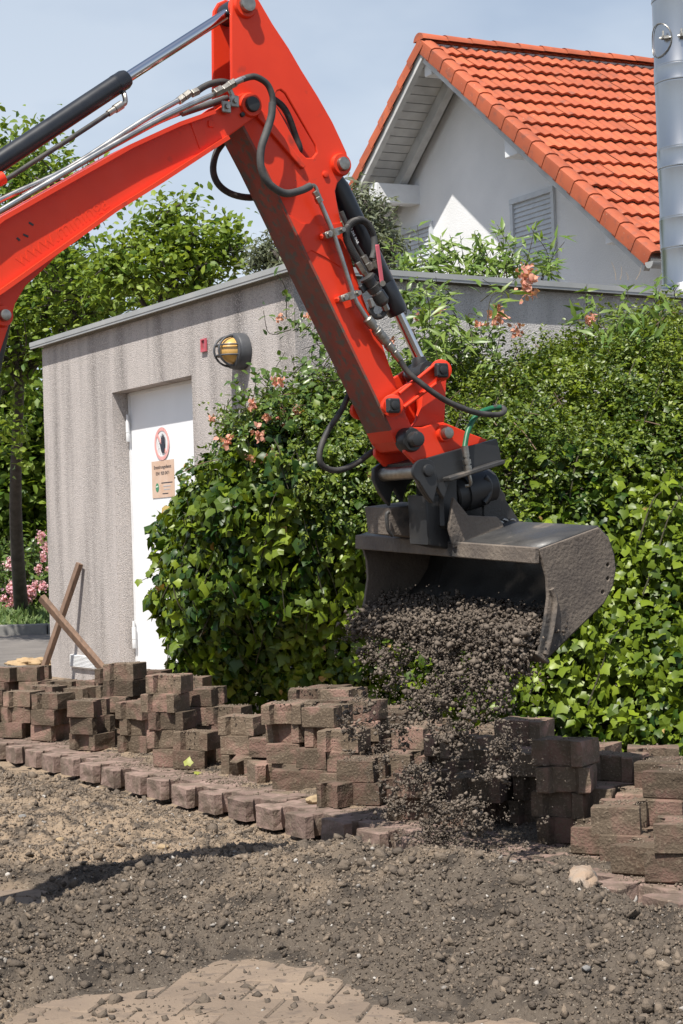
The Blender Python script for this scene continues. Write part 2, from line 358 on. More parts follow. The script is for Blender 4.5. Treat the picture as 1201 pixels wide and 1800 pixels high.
# ------------------------------------------------------------------ ground
E0 = A3(-1.59, 8.48); ED = unit(A3(2.43, -3.98)); EP = A3(-ED[1], ED[0])
if EP[1] < 0: EP = -EP
def ab(x, y): return (x - E0[0]) * ED[0] + (y - E0[1]) * ED[1], (x - E0[0]) * EP[0] + (y - E0[1]) * EP[1]
_perm = rng.random((256, 256))
def vn(x, y):
    xi = np.floor(x).astype(int); yi = np.floor(y).astype(int); fx = x - xi; fy = y - yi
    fx = fx * fx * (3 - 2 * fx); fy = fy * fy * (3 - 2 * fy); g = lambda i, j: _perm[i % 256, j % 256]
    return (g(xi, yi) * (1 - fx) + g(xi + 1, yi) * fx) * (1 - fy) + (g(xi, yi + 1) * (1 - fx) + g(xi + 1, yi + 1) * fx) * fy
def fb2(x, y, s, o=4, gain=.55):
    v = 0; a = 1; t = 0
    for k in range(o): v = v + a * (vn(x * s + 17 * k, y * s + 31 * k) - .5); t += a; a *= gain; s *= 2.13
    return v / t * 2
def sst(e0, e1, x): t = np.clip((x - e0) / (e1 - e0), 0, 1); return t * t * (3 - 2 * t)
def bump2(x, y, cx, cy, rx, ry, ang=0):
    c, s = math.cos(ang), math.sin(ang); dx, dy = x - cx, y - cy
    return np.exp(-(((dx * c + dy * s) / rx) ** 2 + ((-dx * s + dy * c) / ry) ** 2))
PAVE_Z = -.055
def soil(x, y):
    """thickness of loose soil over the old paving bed in front of the open edge"""
    t = .045 * bump2(x, y, -.75, 4.55, .42, .28, -.2) + .085 * bump2(x, y, -.15, 4.95, .55, .30, -.15) + .105 * bump2(x, y, .32, 4.58, .50, .28, -.35)
    t = t + .075 * bump2(x, y, .75, 3.95, .42, .32, -.3) + .035 * bump2(x, y, .25, 4.4, .5, .2, 0) + .06 * bump2(x, y, -1.05, 3.9, .3, .4, 0)
    t = t + .02 * fb2(x, y, 2.2, 3)
    patch = bump2(x, y, -.17, 3.74, .20, .48, .2) + .85 * bump2(x, y, -.50, 3.70, .40, .22, .1) + .7 * bump2(x, y, .27, 3.52, .20, .24, 0)
    patch = patch + .95 * bump2(x, y, -1.02, 4.95, .28, .22, .3)
    return t + .022 - .068 * patch * (1 + .9 * fb2(x, y, 6, 4))
def height(x, y):
    a, b = ab(x, y)
    base = np.where(b > .060, -.016, -.098)
    so = soil(x, y)
    bed = PAVE_Z - .075 * sst(.55, .05, -b) * (1 - .6 * sst(2.2, 4.0, a))            # scraped deeper along the edge
    so = so * (.35 + .65 * sst(.02, .30, -b))
    bed = np.maximum(bed + so, np.where(b < -.5, PAVE_Z - .0045, -1))
    z = np.where(b < -.012, bed, base + .006 * fb2(x, y, 6, 3))
    rough = fb2(x, y, 3.4, 2) * .022 + fb2(x, y, 9, 3) * .024 + np.abs(fb2(x, y, 22, 3)) * .022 + np.abs(fb2(x, y, 55, 2)) * .014
    cover = sst(-.004, .02, so)
    z = np.where(b < -.012, z + rough * (.05 + .95 * cover), z + np.abs(fb2(x, y, 30, 3)) * .010)
    # soil spilled over the edge stones towards the near end
    spill = .022 * bump2(x, y, .70, 4.98, .30, .10, -.95) + .035 * bump2(x, y, .28, 5.40, .25, .09, -.95)
    z = np.where(b >= -.012, z + spill * (1 + .6 * fb2(x, y, 12, 3)), np.maximum(z, -.10 + spill * .8))
    z = np.where(b > .15, np.maximum(z, -.003 + .030 * sst(.15, .34, b) * (.22 + .9 * fb2(x, y, 7, 3)) + np.abs(fb2(x, y, 30, 3)) * .010), z)
    far = sst(6.6, 9.5, y) * sst(.2, 1.2, b)
    z = z * (1 - far) - .01 * far
    near = sst(3.0, 2.4, y) + sst(2.6, 4.2, np.abs(x))
    z = np.where(b < 0, z * (1 - np.clip(near, 0, 1)) + PAVE_Z * np.clip(near, 0, 1), z)
    return z
def axis(lo, a, b, hi, st):
    left = a - np.cumsum(st * 1.12 ** np.arange(1, 90)); left = np.append(left[left > lo], lo)[::-1]
    right = b + np.cumsum(st * 1.12 ** np.arange(1, 90)); right = np.append(right[right < hi], hi)
    return np.concatenate([left, np.arange(a, b, st), right])
gx = axis(-260, -1.6, 1.4, 260, .0088); gy = axis(-60, 3.15, 6.4, 420, .0088)
GX, GY = np.meshgrid(gx, gy); GZ = height(GX, GY)
nx, ny = len(gx), len(gy); ii = (np.arange(ny - 1)[:, None] * nx + np.arange(nx - 1)[None]).ravel()
zone = sst(-.1, .35, fb2(GX, GY, 1.7, 4) * .6 + 1.0 * sst(4.85, 5.35, GY + .42 * GX) * sst(.5, -.1, GX) + .5 * bump2(GX, GY, -.45, 3.5, .6, .3) + .6 * bump2(GX, GY, -1.0, 4.9, .35, .3) - .12 - .5 * (ab(GX, GY)[1] > .05))
gr = bigmesh('ground', np.stack([GX, GY, GZ], -1), np.stack([ii, ii + 1, ii + nx + 1, ii + nx], 1), 'ground', None, zone.ravel(), True, 'zone')
tag(gr, kind='structure')
def gz(x, y): return float(height(np.array([x]), np.array([y]))[0])

# crumbs, clods and stones lying on the soil
def visible(x, y):   # wedge the photograph can see, a little wider
    return np.abs(x) < .225 * y + .25
def on_soil(n, ymin=3.15, ymax=8.3, bmax=-.02):
    y = ymin + (ymax - ymin) * rng.random(n) ** 1.35; x = rng.uniform(-1.9, 1.5, n); a, b = ab(x, y)
    k = visible(x, y) & (b < bmax); x, y = x[k], y[k]
    p = np.clip((soil(x, y) + .012) / .045, .22, 1); k = rng.random(len(x)) < p
    return x[k], y[k]
x, y = on_soil(285000); sz = .0016 + .0036 * rng.random(len(x)) ** 2.5 + .010 * rng.random(len(x)) ** 22
z = height(x, y) + sz * .25
zz = sst(-.1, .5, fb2(x, y, 1.7, 4) + .9 * sst(5.0, 5.5, y + .42 * x) * sst(.5, -.1, x) - .1)
o = lumps('soil_crumbs', np.stack([x, y, z], 1), sz, 'soil', None, np.clip(zz * .6 + rng.normal(.14, .36, len(x)), 0, 1), rough=.38, shape=OCT)
tag(o, 'loose brown soil crumbs and clods spread over the dug-up ground', 'soil', kind='stuff')
x, y = on_soil(9500); sz = .004 + .016 * rng.random(len(x)) ** 4; z = height(x, y) + sz * .2
o = lumps('soil_clods', np.stack([x, y, z], 1), sz, 'soil', None, np.clip(rng.normal(.25, .2, len(x)), 0, 1), rough=.36, flat=.65)
tag(o, 'larger lumps of caked earth lying on the soil heap', 'soil', kind='stuff')
x, y = on_soil(3000, bmax=.0); sz = .003 + .007 * rng.random(len(x)) ** 4
o = lumps('pebbles', np.stack([x, y, height(x, y) + sz * .3], 1), sz, 'stone', None, rng.random(len(x)), flat=.6, rough=.2)
tag(o, 'pale grey pebbles and stone chips mixed into the soil', 'pebbles', kind='stuff')
# crumbs on the laid blocks and at the feet of the stacks
n = 26000; a_ = rng.uniform(-.9, 5.7, n); b_ = rng.uniform(0.0, .62, n)
x = E0[0] + ED[0] * a_ + EP[0] * b_; y = E0[1] + ED[1] * a_ + EP[1] * b_
k = fb2(x, y, 5, 3) + (b_ - .13) * 3.5 + .35 * sst(3.0, 4.4, a_) > -.12; x, y, b_ = x[k], y[k], b_[k]
sz = .0018 + .005 * rng.random(len(x)) ** 4
z = np.maximum(height(x, y), np.where(b_ < .25, .001, -.1)) + sz * .3
o = lumps('spilled_crumbs', np.stack([x, y, z], 1), sz, 'soil', None, rng.uniform(.2, .8, len(x)), shape=OCT)
tag(o, 'earth crumbs scattered on the pink edge blocks and around the block stacks', 'soil', kind='stuff')

def rock(name, p, size, ax, m, label, cat='stone', seed=0, sub=3):
    b = bmesh.new(); bmesh.ops.create_icosphere(b, subdivisions=sub, radius=1)
    for v in b.verts:
        c = v.co.copy(); k = 1 + .30 * noise.noise(c * 1.3 + Vector((seed, 0, 0))) + .13 * noise.noise(c * 3.1 + Vector((0, seed, 0)))
        v.co = Vector((c.x * ax[0], c.y * ax[1], c.z * ax[2])) * k * size
    me = bpy.data.meshes.new(name); b.to_mesh(me); b.free(); finish(me, m, 40)
    o = bpy.data.objects.new(name, me); o.location = tuple(p); o.rotation_euler = (.1, -.12, seed); link(o)
    return tag(o, label, cat)
p = onZ(1028, 1606, -.01); rock('large_stone', (p[0], p[1], gz(p[0], p[1]) + .004), .046, (1.35, .8, .6), 'stone_orange', 'large ochre and white stone half sunk in the soil by the near edge blocks', seed=1.3)
p = onZ(557, 1412, 0); rock('oval_stone', (p[0], p[1], .014), .034, (1.25, .75, .55), 'stone_tan', 'smooth oval tan stone lying on the edge blocks beside a small upright block', seed=.4)
for px, py, s_, lab in ((665, 1592, .013, 'pale flat stone chip standing in the middle of the soil heap'), (905, 1598, .015, 'long grey stone sliver on the soil heap left of the ochre stone'), (1032, 1742, .012, 'whitish rounded pebble near the bottom right of the soil heap'),
                        (287, 1486, .019, 'light brown stone beside the tip of the boom shadow'), (255, 1490, .017, 'reddish brown stone lying in the boom shadow'), (105, 1470, .016, 'rust red stone chip on the scraped earth at left'),
                        (40, 1447, .014, 'pale chip stone on the scraped earth near the left frame edge'), (835, 1545, .012, 'pale grey stone on the back slope of the soil heap')):
    p = onZ(px, py, -.03); rock('stone', (p[0], p[1], gz(p[0], p[1]) + s_ * .4), s_, (1.2, .8, .6), 'stone_tan' if 'br' in lab or 'rust' in lab else 'kerb', lab, seed=px * .01, sub=2)

# ------------------------------------------------------------------ paving blocks
def block_mesh(name, seed, m, L=.168, Wd=.142, H=.079, chamf=.004, rough=.0010):
    e, wst = Wd / 2, Wd / 2 - .024; l = L / 2
    k1, k2 = l * .57, l * .43
    half = [(-l, -e), (-k1, -e), (-k2, -wst), (k2, -wst), (k1, -e), (l, -e)]
    out = half + [(l, 0)] + [(-x, -y) for x, y in half] + [(-l, 0)]
    P = []; F = []; n = len(out); rs = random.Random(seed)
    cen = np.mean(out, 0)
    rings = [(-H / 2, 0), (-H / 6, 0), (H / 6, 0), (H / 2 - chamf, 0), (H / 2, chamf)]
    for zz, ins in rings:
        for (x, y) in out:
            q = np.array([x, y]) * (1 - ins / .09); P.append((q[0] + rs.gauss(0, rough), q[1] + rs.gauss(0, rough), zz + rs.gauss(0, rough * .5)))
    for r in range(4):
        for i in range(n): F.append((r * n + i, r * n + (i + 1) % n, r * n + n + (i + 1) % n, r * n + n + i))
    P.append((0, 0, H / 2 + rs.gauss(0, rough))); P.append((0, 0, -H / 2))
    for i in range(n): F.append((4 * n + i, 4 * n + (i + 1) % n, 5 * n)); F.append(((i + 1) % n, i, 5 * n + 1))
    me = bpy.data.meshes.new(name); me.from_pydata(P, [], F); finish(me, m); return me
BL = [block_mesh('paving_block', k, 'block') for k in range(7)]
BLAID = [block_mesh('edge_block', 50 + k, 'block_laid', rough=.0014) for k in range(4)]
BSAND = [block_mesh('paver', 80 + k, 'paver_sand', rough=.0008, chamf=.004, L=.2, Wd=.165) for k in range(3)]

pave = empty('pavement', (E0[0], E0[1], 0), kind='structure')
def put(me, name, p, yaw, parent=None, tilt=(0, 0)):
    o = bpy.data.objects.new(name, me); o.location = tuple(p); o.rotation_euler = (tilt[0], tilt[1], yaw); return link(o, parent)
# edge rows of blocks still laid, long axis across the edge, every second one half a block forward
yaw_p = math.atan2(EP[1], EP[0])
sp = .1195
for i in range(-8, 52):
    a = i * sp
    off = .0 if i % 2 else .084
    for r in range(2):
        b = .040 + off + r * .172 + random.gauss(0, .005)
        x, y = E0 + ED * (a + random.gauss(0, .003)) + EP * b
        if abs(x) > .225 * y + .5: continue
        put(random.choice(BLAID), 'edge_block', (x, y, -.0395 + random.gauss(0, .002)), yaw_p + random.gauss(0, .02) + (math.pi if random.random() < .5 else 0), pave, (random.gauss(0, .015), random.gauss(0, .015)))
# old paving showing through the sand in front
front = empty('foreground_pavement', (-.2, 3.5, PAVE_Z), kind='structure')
ang = math.radians(-14); cx_, sx_ = math.cos(ang), math.sin(ang)
for i in range(-9, 8):
    for j in range(-6, 14):
        lx = i * .2018 + (.1009 if j % 2 else 0); ly = j * .1424
        x = -.15 + lx * cx_ - ly * sx_; y = 3.45 + lx * sx_ + ly * cx_
        if abs(x) > .21 * y + .3 or soil(np.array([x]), np.array([y]))[0] > .05 or ab(x, y)[1] > -.4: continue
        put(BSAND[(i * 7 + j) % 3], 'paver', (x, y, PAVE_Z - .0405 + random.gauss(0, .0012)), ang + (math.pi if random.random() < .5 else 0), front, (random.gauss(0, .006), random.gauss(0, .006)))

# ------------------------------------------------------------------ stacks of lifted paving blocks: each block a thing
yaw_e = math.atan2(ED[1], ED[0])
ORD = ['topmost', 'second from top', 'third from top', 'fourth from top', 'fifth from top']
def stack(px, py, n, where, turn=0, z0=.003, jit=.014, top_turn=None, tj=.11, skip=0):
    p = onZ(px, py, 0); x, y = p[0], p[1]; H = .080
    TOPS.append((x, y, z0 + H * n))
    for k in range(skip, n):
        yaw = math.radians(-24 + turn) + random.gauss(0, tj) + (math.pi / 2 if random.random() < .5 else 0)
        if k == n - 1 and top_turn is not None: yaw = math.radians(top_turn)
        o = put(random.choice(BL), 'paving_block', (x + random.gauss(0, jit), y + random.gauss(0, jit), z0 + H * (k + .5)), yaw + (math.pi if random.random() < .5 else 0), None,
                (random.gauss(0, .012) + (math.pi if random.random() < .6 else 0), random.gauss(0, .012)))
        if n == 1: lab = 'single brown paving block ' + where
        else: lab = 'paving block %s in stack %s' % (ORD[n - 1 - k], where)
        tag(o, lab, 'paving block', 'lifted paving blocks stacked beside the hedge')
TOPS = []
STK = [
    # far left pile
    (-40, 1276, 4, 'cut by left frame edge, back row'), (8, 1274, 4, 'second from left frame edge, back row'), (62, 1272, 4, 'below the crossed stakes, back row'),
    (118, 1272, 3, 'straight below the vent grille, back row'), (172, 1272, 3, 'just left of the white door'),
    (205, 1278, 4, 'behind the tall one, at the door jamb'), (286, 1312, 3, 'between the door stack and the hedge end'), (348, 1350, 2, 'low beside the tallest at the hedge end'), (486, 1362, 2, 'low at the left foot of the middle pile'), (690, 1350, 3, 'behind the right side of the middle pile'), (612, 1392, 3, 'in front of the middle pile, centre'), (690, 1400, 2, 'between middle pile and falling soil'), (770, 1350, 2, 'at the hedge foot left of the falling soil'), (1040, 1432, 3, 'between the shaded and the pink-sided stack'), (1122, 1412, 2, 'at the hedge foot behind the pink sides'),
    (148, 1288, 3, 'between vent grille and door, second row'), (88, 1284, 3, 'hidden behind the far left front row'), (252, 1322, 3, 'low, right of the tall one below the door'),
    (540, 1372, 4, 'second from the left of the middle pile'), (604, 1366, 4, 'at the centre of the middle pile'), (580, 1332, 4, 'at the back centre of the middle pile'), (676, 1340, 3, 'at the back right of the middle pile'),
    (760, 1372, 3, 'second left of the falling soil'), (830, 1410, 3, 'in the centre behind the falling soil'), (890, 1384, 3, 'in the back row right behind the soil'), (952, 1446, 3, 'at the right rim of the falling soil'), (880, 1440, 3, 'in front of the tall shaded ones'),
    (1064, 1470, 2, 'low in the bucket shadow edge'), (1170, 1470, 3, 'second from the right frame edge'), (1130, 1480, 2, 'low, third from the right frame edge'), (410, 1336, 3, 'back row right of the hedge end'), (450, 1350, 2, 'low, next to the fallen leaf stack'),
    (-20, 1294, 3, 'cut by left frame edge, front row'), (36, 1296, 3, 'at far left, low front row'), (92, 1302, 3, 'below the vent grille, front row'),
    (156, 1318, 3, 'jutting forward from the far left pile'),
    (228, 1308, 5, 'below the white door, tallest of far pile'), (266, 1286, 4, 'behind the tall one below the door'),
    # pile under the left end of the hedge
    (303, 1346, 5, 'under the left hedge end, front and tallest'), (334, 1304, 4, 'under the left hedge end, behind the tallest'),
    (366, 1334, 4, 'right of the tallest at the hedge end'), (396, 1316, 2, 'stepping down from the hedge end, back row'),
    (428, 1358, 3, 'behind the fallen yellow leaf'), (474, 1330, 2, 'low between hedge end and middle pile'),
    # middle pile
    (512, 1374, 4, 'at the left of the middle pile'), (545, 1338, 4, 'at the back left of the middle pile'), (574, 1384, 4, 'at the front left of the middle pile'),
    (612, 1340, 4, 'at the back of the middle pile'), (652, 1370, 4, 'at the right of the middle pile'), (642, 1410, 2, 'low in front of the middle pile'),
    # pile 3 and the shaded piles behind the falling soil
    (738, 1386, 3, 'just left of the falling soil'), (794, 1404, 3, 'behind the left side of the falling soil'), (806, 1362, 2, 'in the back row behind the falling soil'),
    (862, 1398, 3, 'straight behind the falling soil, left one'), (920, 1426, 4, 'straight behind the falling soil, right one'), (742, 1440, 2, 'low in shade left of the falling soil'),
    (838, 1450, 2, 'low in bucket shadow under the falling soil'),
    (1000, 1480, 4, 'in bucket shadow right of the falling soil'), (985, 1430, 3, 'in bucket shadow, behind the dark one'),
    # right hand piles
    (1092, 1458, 3, 'with pink clean sides right of the shade'), (1150, 1440, 3, 'at right, back row below the hedge'),
    (1102, 1508, 2, 'low in front of the pink-sided stack'), (1052, 1494, 1, 'lying at the foot of the shaded stack'), (1194, 1494, 3, 'cut by right frame edge, middle row'),
    (1148, 1532, 1, 'small one at the foot of the right frame edge stack'), (1208, 1546, 2, 'low, cut by right frame edge'), (1240, 1470, 3, 'outermost at the right frame edge'),
]
for s_ in STK: stack(*s_)
cr_p = []
for (x, y, z) in TOPS:
    n = int(rng.integers(25, 120)); q = np.stack([x + rng.normal(0, .05, n), y + rng.normal(0, .05, n), np.full(n, z)], 1); k = (np.abs(q[:, 0] - x) < .075) & (np.abs(q[:, 1] - y) < .075); cr_p.append(q[k])
cr_p = np.concatenate(cr_p); o = lumps('block_crumbs', cr_p, rng.uniform(.0015, .005, len(cr_p)), 'soil', None, rng.uniform(.3, 1, len(cr_p)), shape=OCT)
tag(o, 'dry earth crumbs lying on top of the block stacks', 'soil', kind='stuff')
def loose(px, py, z, where, yaw, tilt=(0, 0), me=None):
    p = onZ(px, py, 0); o = put(me or random.choice(BL), 'paving_block', (p[0], p[1], z), math.radians(yaw), None, tilt)
    tag(o, where, 'paving block', 'lifted paving blocks stacked beside the hedge')
loose(478, 1372, .036, 'loose paving block lying flat at the left foot of the middle pile', 20, (.05, .06))
loose(520, 1384, .040, 'loose paving block lying flat in front of the middle pile, left', 75, (.03, -.04))
loose(452, 1362, .050, 'paving block tipped against the foot of the middle pile', -30, (.5, .15))
small = block_mesh('half_block', 99, 'block', L=.10, Wd=.10, H=.085)
loose(591, 1418, .046, 'small half block standing upright on the edge blocks in front', -40, (0, 0), small)
p = onZ(330, 1362, 0)
lf = scatter('fallen_leaf', IVY[0], IVY[1], np.array([[p[0], p[1], .04], [p[0] + .03, p[1] - .02, .012]]), frames(np.array([[-.2, -.9, .5], [.1, -.3, 1]]), np.array([[.1, .1, 1], [1, .2, .2]])), np.array([.042, .032]), 'yellow_leaf', None, np.array([.5, .8]))
tag(lf, 'yellow green fallen leaf lying against the edge blocks', 'leaf')

# ------------------------------------------------------------------ utility building (hut)
HL = unit(A3(-.534, .846, 0)); HR = A3(HL[1], -HL[0], 0)            # along the door face, along the hedge face
NL, NR = -HR, -HL                                                  # outward normals
CC = A3(-.268, 10.11, 0); OV = .075
K = CC - NL * OV - NR * OV
HW, HD, HH = 3.92, 5.2, 2.585
hut = empty('utility_building', K + HL * 1.9 + HR * 2, 'flat-roofed grey roughcast utility building with white steel door behind the hedge', 'building')
def wp(a, z, out=0.0): return K + HL * a + ZU * z + NL * out       # point on the door face
def wpx(px, py, out=0.0):
    q = onP(px, py, K + NL * out, NL) - K; return float(np.dot(q, HL)), float(q[2])
dl = wpx(197, 692)[0]; dr = wpx(337, 662)[0]; dz = .5 * (wpx(197, 690)[1] + wpx(337, 660)[1])
T = .24
m = MB()
def wallbox(a0, a1, z0, z1): m.box(wp((a0 + a1) / 2, (z0 + z1) / 2, -T / 2), HL, NL, ZU, (a1 - a0) / 2, T / 2, (z1 - z0) / 2)
wallbox(0, dr, -.2, HH); wallbox(dl, HW, -.2, HH); wallbox(dr, dl, dz, HH)
m.box(K + HL * (HW - .1) + HR * (HD / 2) + ZU * (HH / 2 - .1), HR, HL, ZU, HD / 2 - T - .01, .1, HH / 2 + .1)
m.build('wall', 'stucco', hut)
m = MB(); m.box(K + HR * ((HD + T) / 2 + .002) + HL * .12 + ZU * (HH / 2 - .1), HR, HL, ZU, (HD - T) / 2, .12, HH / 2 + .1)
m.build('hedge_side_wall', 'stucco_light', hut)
# roof edge: a fascia band with a flat metal cap
c0 = K + HL * (HW / 2) + HR * (HD / 2)
m = MB(); m.box(c0 + ZU * (HH + .012), HL, HR, ZU, HW / 2 - .01, HD / 2 - .01, .012); m.build('roof_deck', 'gravel_roof', hut)
m = MB()
for s_, ax_, hl_, ctr in ((1, HL, HW / 2 + OV, c0 + NL * (HD / 2 + OV - .06)), (1, HL, HW / 2 + OV, c0 - NL * (HD / 2 + OV - .06))):
    m.box(ctr + ZU * (HH + .040), ax_, HR, ZU, hl_, .06, .017)
for ctr in (c0 + NR * (HW / 2 + OV - .06), c0 - NR * (HW / 2 + OV - .06)):
    m.box(ctr + ZU * (HH + .040), HR, HL, ZU, HD / 2 + OV - .121, .06, .017)
m.build('roof_cap', 'cap', hut)
m = MB()
m.box(c0 + NL * (HD / 2 + OV - .012) + ZU * (HH + .03), HL, HR, ZU, HW / 2 + OV - .004, .008, .0235); m.box(c0 + NR * (HW / 2 + OV - .012) + ZU * (HH + .03), HR, HL, ZU, HD / 2 + OV - .03, .008, .0235)
m.build('cap_edge', 'cap', hut)
# door
RC = .135
m = MB(); m.bbox(wp((dl + dr) / 2, dz / 2 - .03, -RC - .03), HL, NL, ZU, (dl - dr) / 2 - .002, .03, dz / 2 + .028, .004)
door = m.build('door', 'door', hut)
m = MB(); m.box(wp(dl - .012, dz / 2, -RC + .006), HL, NL, ZU, .010, .006, dz / 2 - .005); m.box(wp((dl + dr) / 2, dz - .012, -RC + .006), HL, NL, ZU, (dl - dr) / 2 - .03, .006, .010)
m.build('door_frame', 'white', door)
for zc in (dz - .26, .35):
    m = MB(); h0 = wp(dl - .028, zc - .10, -RC + .030)
    m.lathe(h0, h0 + ZU * .20, [(0, .013), (.02, .015), (.30, .015), (.31, .012), (.33, .012), (.34, .015), (.76, .015), (.77, .010), (1, .010)], 12); m.build('hinge', 'white', door, 40)
# vent grille
va0, vz0 = wpx(173, 1178); va1, vz1 = wpx(126, 1150)
m = MB(); m.box(wp((va0 + va1) / 2, (vz0 + vz1) / 2, .006), HL, NL, ZU, abs(va1 - va0) / 2, .006, abs(vz1 - vz0) / 2); vent = m.build('vent_grille', 'white', hut)
for k in range(9):
    zc = min(vz0, vz1) + abs(vz1 - vz0) * (k + 1) / 10; nrm = unit(NL - ZU * .9); up = np.cross(HL, nrm)
    m = MB(); m.box(wp((va0 + va1) / 2, zc, .020), HL, nrm, up, abs(va1 - va0) / 2 - .02, .002, .008); m.build('louvre', 'white', vent)
# signs on the door
def dpx(px, py): return wpx(px, py, -RC)
def dfr(a, z, out): return frame(wp(a, z, -RC + out), -HL, ZU, NL)
sa, sz_ = dpx(286, 780); R_ = .118
sign = empty('prohibition_sign', wp(sa, sz_, -RC), 'round faded red no-entry sign with a black hand on the white door', 'sign')
plate('disc', circ((0, 0), R_, 40), dfr(sa, sz_, .003), .002, 'white', sign)
plate('ring', circ((0, 0), R_ - .001, 40), dfr(sa, sz_, .006), .002, 'pink', sign, [circ((0, 0), R_ * .78, 40)])
b_ = R_ * .80; w_ = .011; q = math.radians(135)
d1, d2 = (math.cos(q), math.sin(q)), (-math.sin(q), math.cos(q))
plate('slash', [(d1[0] * s * b_ + d2[0] * t * w_, d1[1] * s * b_ + d2[1] * t * w_) for s, t in ((-1, -1), (1, -1), (1, 1), (-1, 1))], dfr(sa, sz_, .0085), .0015, 'pink', sign)
hx = .022
hand = [(-.026, -.050), (-.012, -.064), (.014, -.066), (.028, -.050), (.033, -.015), (.040, .042), (.034, .044), (.027, .006), (.024, .006), (.022, .062), (.014, .063), (.011, .010), (.008, .010), (.003, .072), (-.006, .072), (-.006, .010), (-.009, .010), (-.017, .060), (-.025, .058), (-.021, -.006), (-.040, .012), (-.048, .006), (-.036, -.022)]
plate('hand', [(x + hx, y - .002) for x, y in hand], dfr(sa, sz_, .011), .0015, 'print_black', sign)
m = MB()
for pts in ([(-.028, .03), (-.05, .012), (-.055, -.012), (-.045, -.03)], [(-.028, .03), (-.012, .012)], [(-.055, -.012), (-.030, -.02)], [(-.045, -.03), (-.02, -.062)], [(-.045, -.03), (-.06, -.05)]):
    m.tube([wp(sa - x, sz_ + y, -RC + .0115) for x, y in pts], .0010, 5, 3)
m.build('figure_outline', 'print_grey', sign)
p0 = dpx(267.5, 812.5); p1 = dpx(308, 872)
na, nz_ = (p0[0] + p1[0]) / 2, (p0[1] + p1[1]) / 2; nw, nh = abs(p0[0] - p1[0]), .262
note = empty('notice_plate', wp(na, nz_, -RC), 'beige fault-service notice plate with printed phone number below the round sign', 'sign')
plate('panel', [(-nw / 2, -nh / 2), (nw / 2, -nh / 2), (nw / 2, nh / 2), (-nw / 2, nh / 2)], dfr(na, nz_, .003), .003, 'plate', note)
def text(name, s, size, M4, m, parent, width=None):
    cu = bpy.data.curves.new('t', 'FONT'); cu.body = s; cu.size = size; cu.align_x = 'CENTER'; cu.align_y = 'CENTER'; cu.extrude = .0004
    to = bpy.data.objects.new('t', cu); me = bpy.data.meshes.new_from_object(to); bpy.data.objects.remove(to)
    if width:
        xs = [v.co.x for v in me.vertices]; k = width / (max(xs) - min(xs)); me.transform(Matrix.Diagonal((k, 1, 1, 1)))
    me.transform(M4); me.materials.clear(); finish(me, m); return link(bpy.data.objects.new(name, me), parent)
text('lettering', 'Entstörungsdienst', .034, dfr(na, nz_ + .085, .0055), 'print_black', note, nw * .78)
text('lettering', '0541 920 0471', .034, dfr(na, nz_ + .040, .0055), 'print_black', note, nw * .60)
for dz_, w2, s2 in ((-.028, .5, 'Stadtwerke'), (-.052, .34, 'Netze'), (-.075, .28, 'Info')):
    m = MB(); m.box(wp(na - nw * .18, nz_ + dz_, -RC + .0053), HL, NL, ZU, nw * w2 / 2, .0004, .0032); m.build('printed_line', 'print_grey' if w2 < .4 else 'print_black', note)
m = MB(); m.box(wp(na - nw * .1, nz_ - .104, -RC + .0053), HL, NL, ZU, nw * .13, .0004, .003); m.build('printed_line', 'print_black', note)
plate('logo', [(x * .8, y) for x, y in circ((0, 0), .032, 28)], dfr(na + nw * .26, nz_ - .058, .0055), .001, 'print_green', note)
plate('logo_band', [(-.018, -.006), (.018, -.002), (.018, .008), (-.018, .004)], dfr(na + nw * .26, nz_ - .052, .0070), .001, 'print_pale', note)
# red marker plate
ra, rz = wpx(361, 607); rs_ = empty('marker_plate', wp(ra, rz), 'small red framed marker plate left of the wall lamp', 'sign')
fr_ = frame(wp(ra, rz, .012), -HL, ZU, NL); w2, h2 = .036, .043
plate('frame', [(-w2, -h2), (w2, -h2), (w2, h2), (-w2, h2)], fr_, .012, 'pinkplate', rs_, [[(-w2 * .62, -h2 * .62), (w2 * .62, -h2 * .62), (w2 * .62, h2 * .78), (-w2 * .62, h2 * .78)]])
plate('panel', [(-w2 * .7, -h2 * .7), (w2 * .7, -h2 * .7), (w2 * .7, h2 * .85), (-w2 * .7, h2 * .85)], fr_, .002, 'pinkinner', rs_, (), 0, -.005)
# wall lamp
la, lz = wpx(428, 618); lamp = empty('wall_lamp', wp(la, lz), 'round caged bulkhead lamp with amber glass on the roughcast wall', 'lamp')
def lp(o_): return wp(la, lz, o_)
m = MB(); m.lathe(lp(0), lp(.075), [(0, .108), (.06, .116), (.85, .116), (1, .110)], 36); m.build('housing', 'anthracite', lamp, 40)
m = MB(); m.lathe(lp(.075), lp(.090), [(0, .111), (.7, .110), (1, .104), (1.0, .088), (.3, .086)], 36, False); m.build('rim', 'anthracite', lamp, 40)
m = MB(); m.lathe(lp(.06), lp(.175), [(0, .090)] + [(math.sin(t), .090 * math.cos(t) + .0002) for t in np.linspace(.12, math.pi / 2, 9)], 30); m.build('glass', 'amber', lamp, 60)
def lring(pts, r=.0065):
    mm = MB(); mm.tube(pts, r, 8, 3); mm.build('cage_bar', 'anthracite', lamp, 50)
for c_ in (-.030, .034):
    lring([wp(la + c_, lz + .1 * math.sin(t) * math.sqrt(max(0, 1 - (c_ / .1) ** 2)), .082 + .108 * math.cos(t)) for t in np.linspace(-math.pi / 2, math.pi / 2, 11)], .0075)
for c_ in (-.030, .034):
    lring([wp(la + .1 * math.sin(t) * math.sqrt(max(0, 1 - (c_ / .1) ** 2)), lz + c_, .080 + .106 * math.cos(t)) for t in np.linspace(-math.pi / 2, math.pi / 2, 11)], .0055)
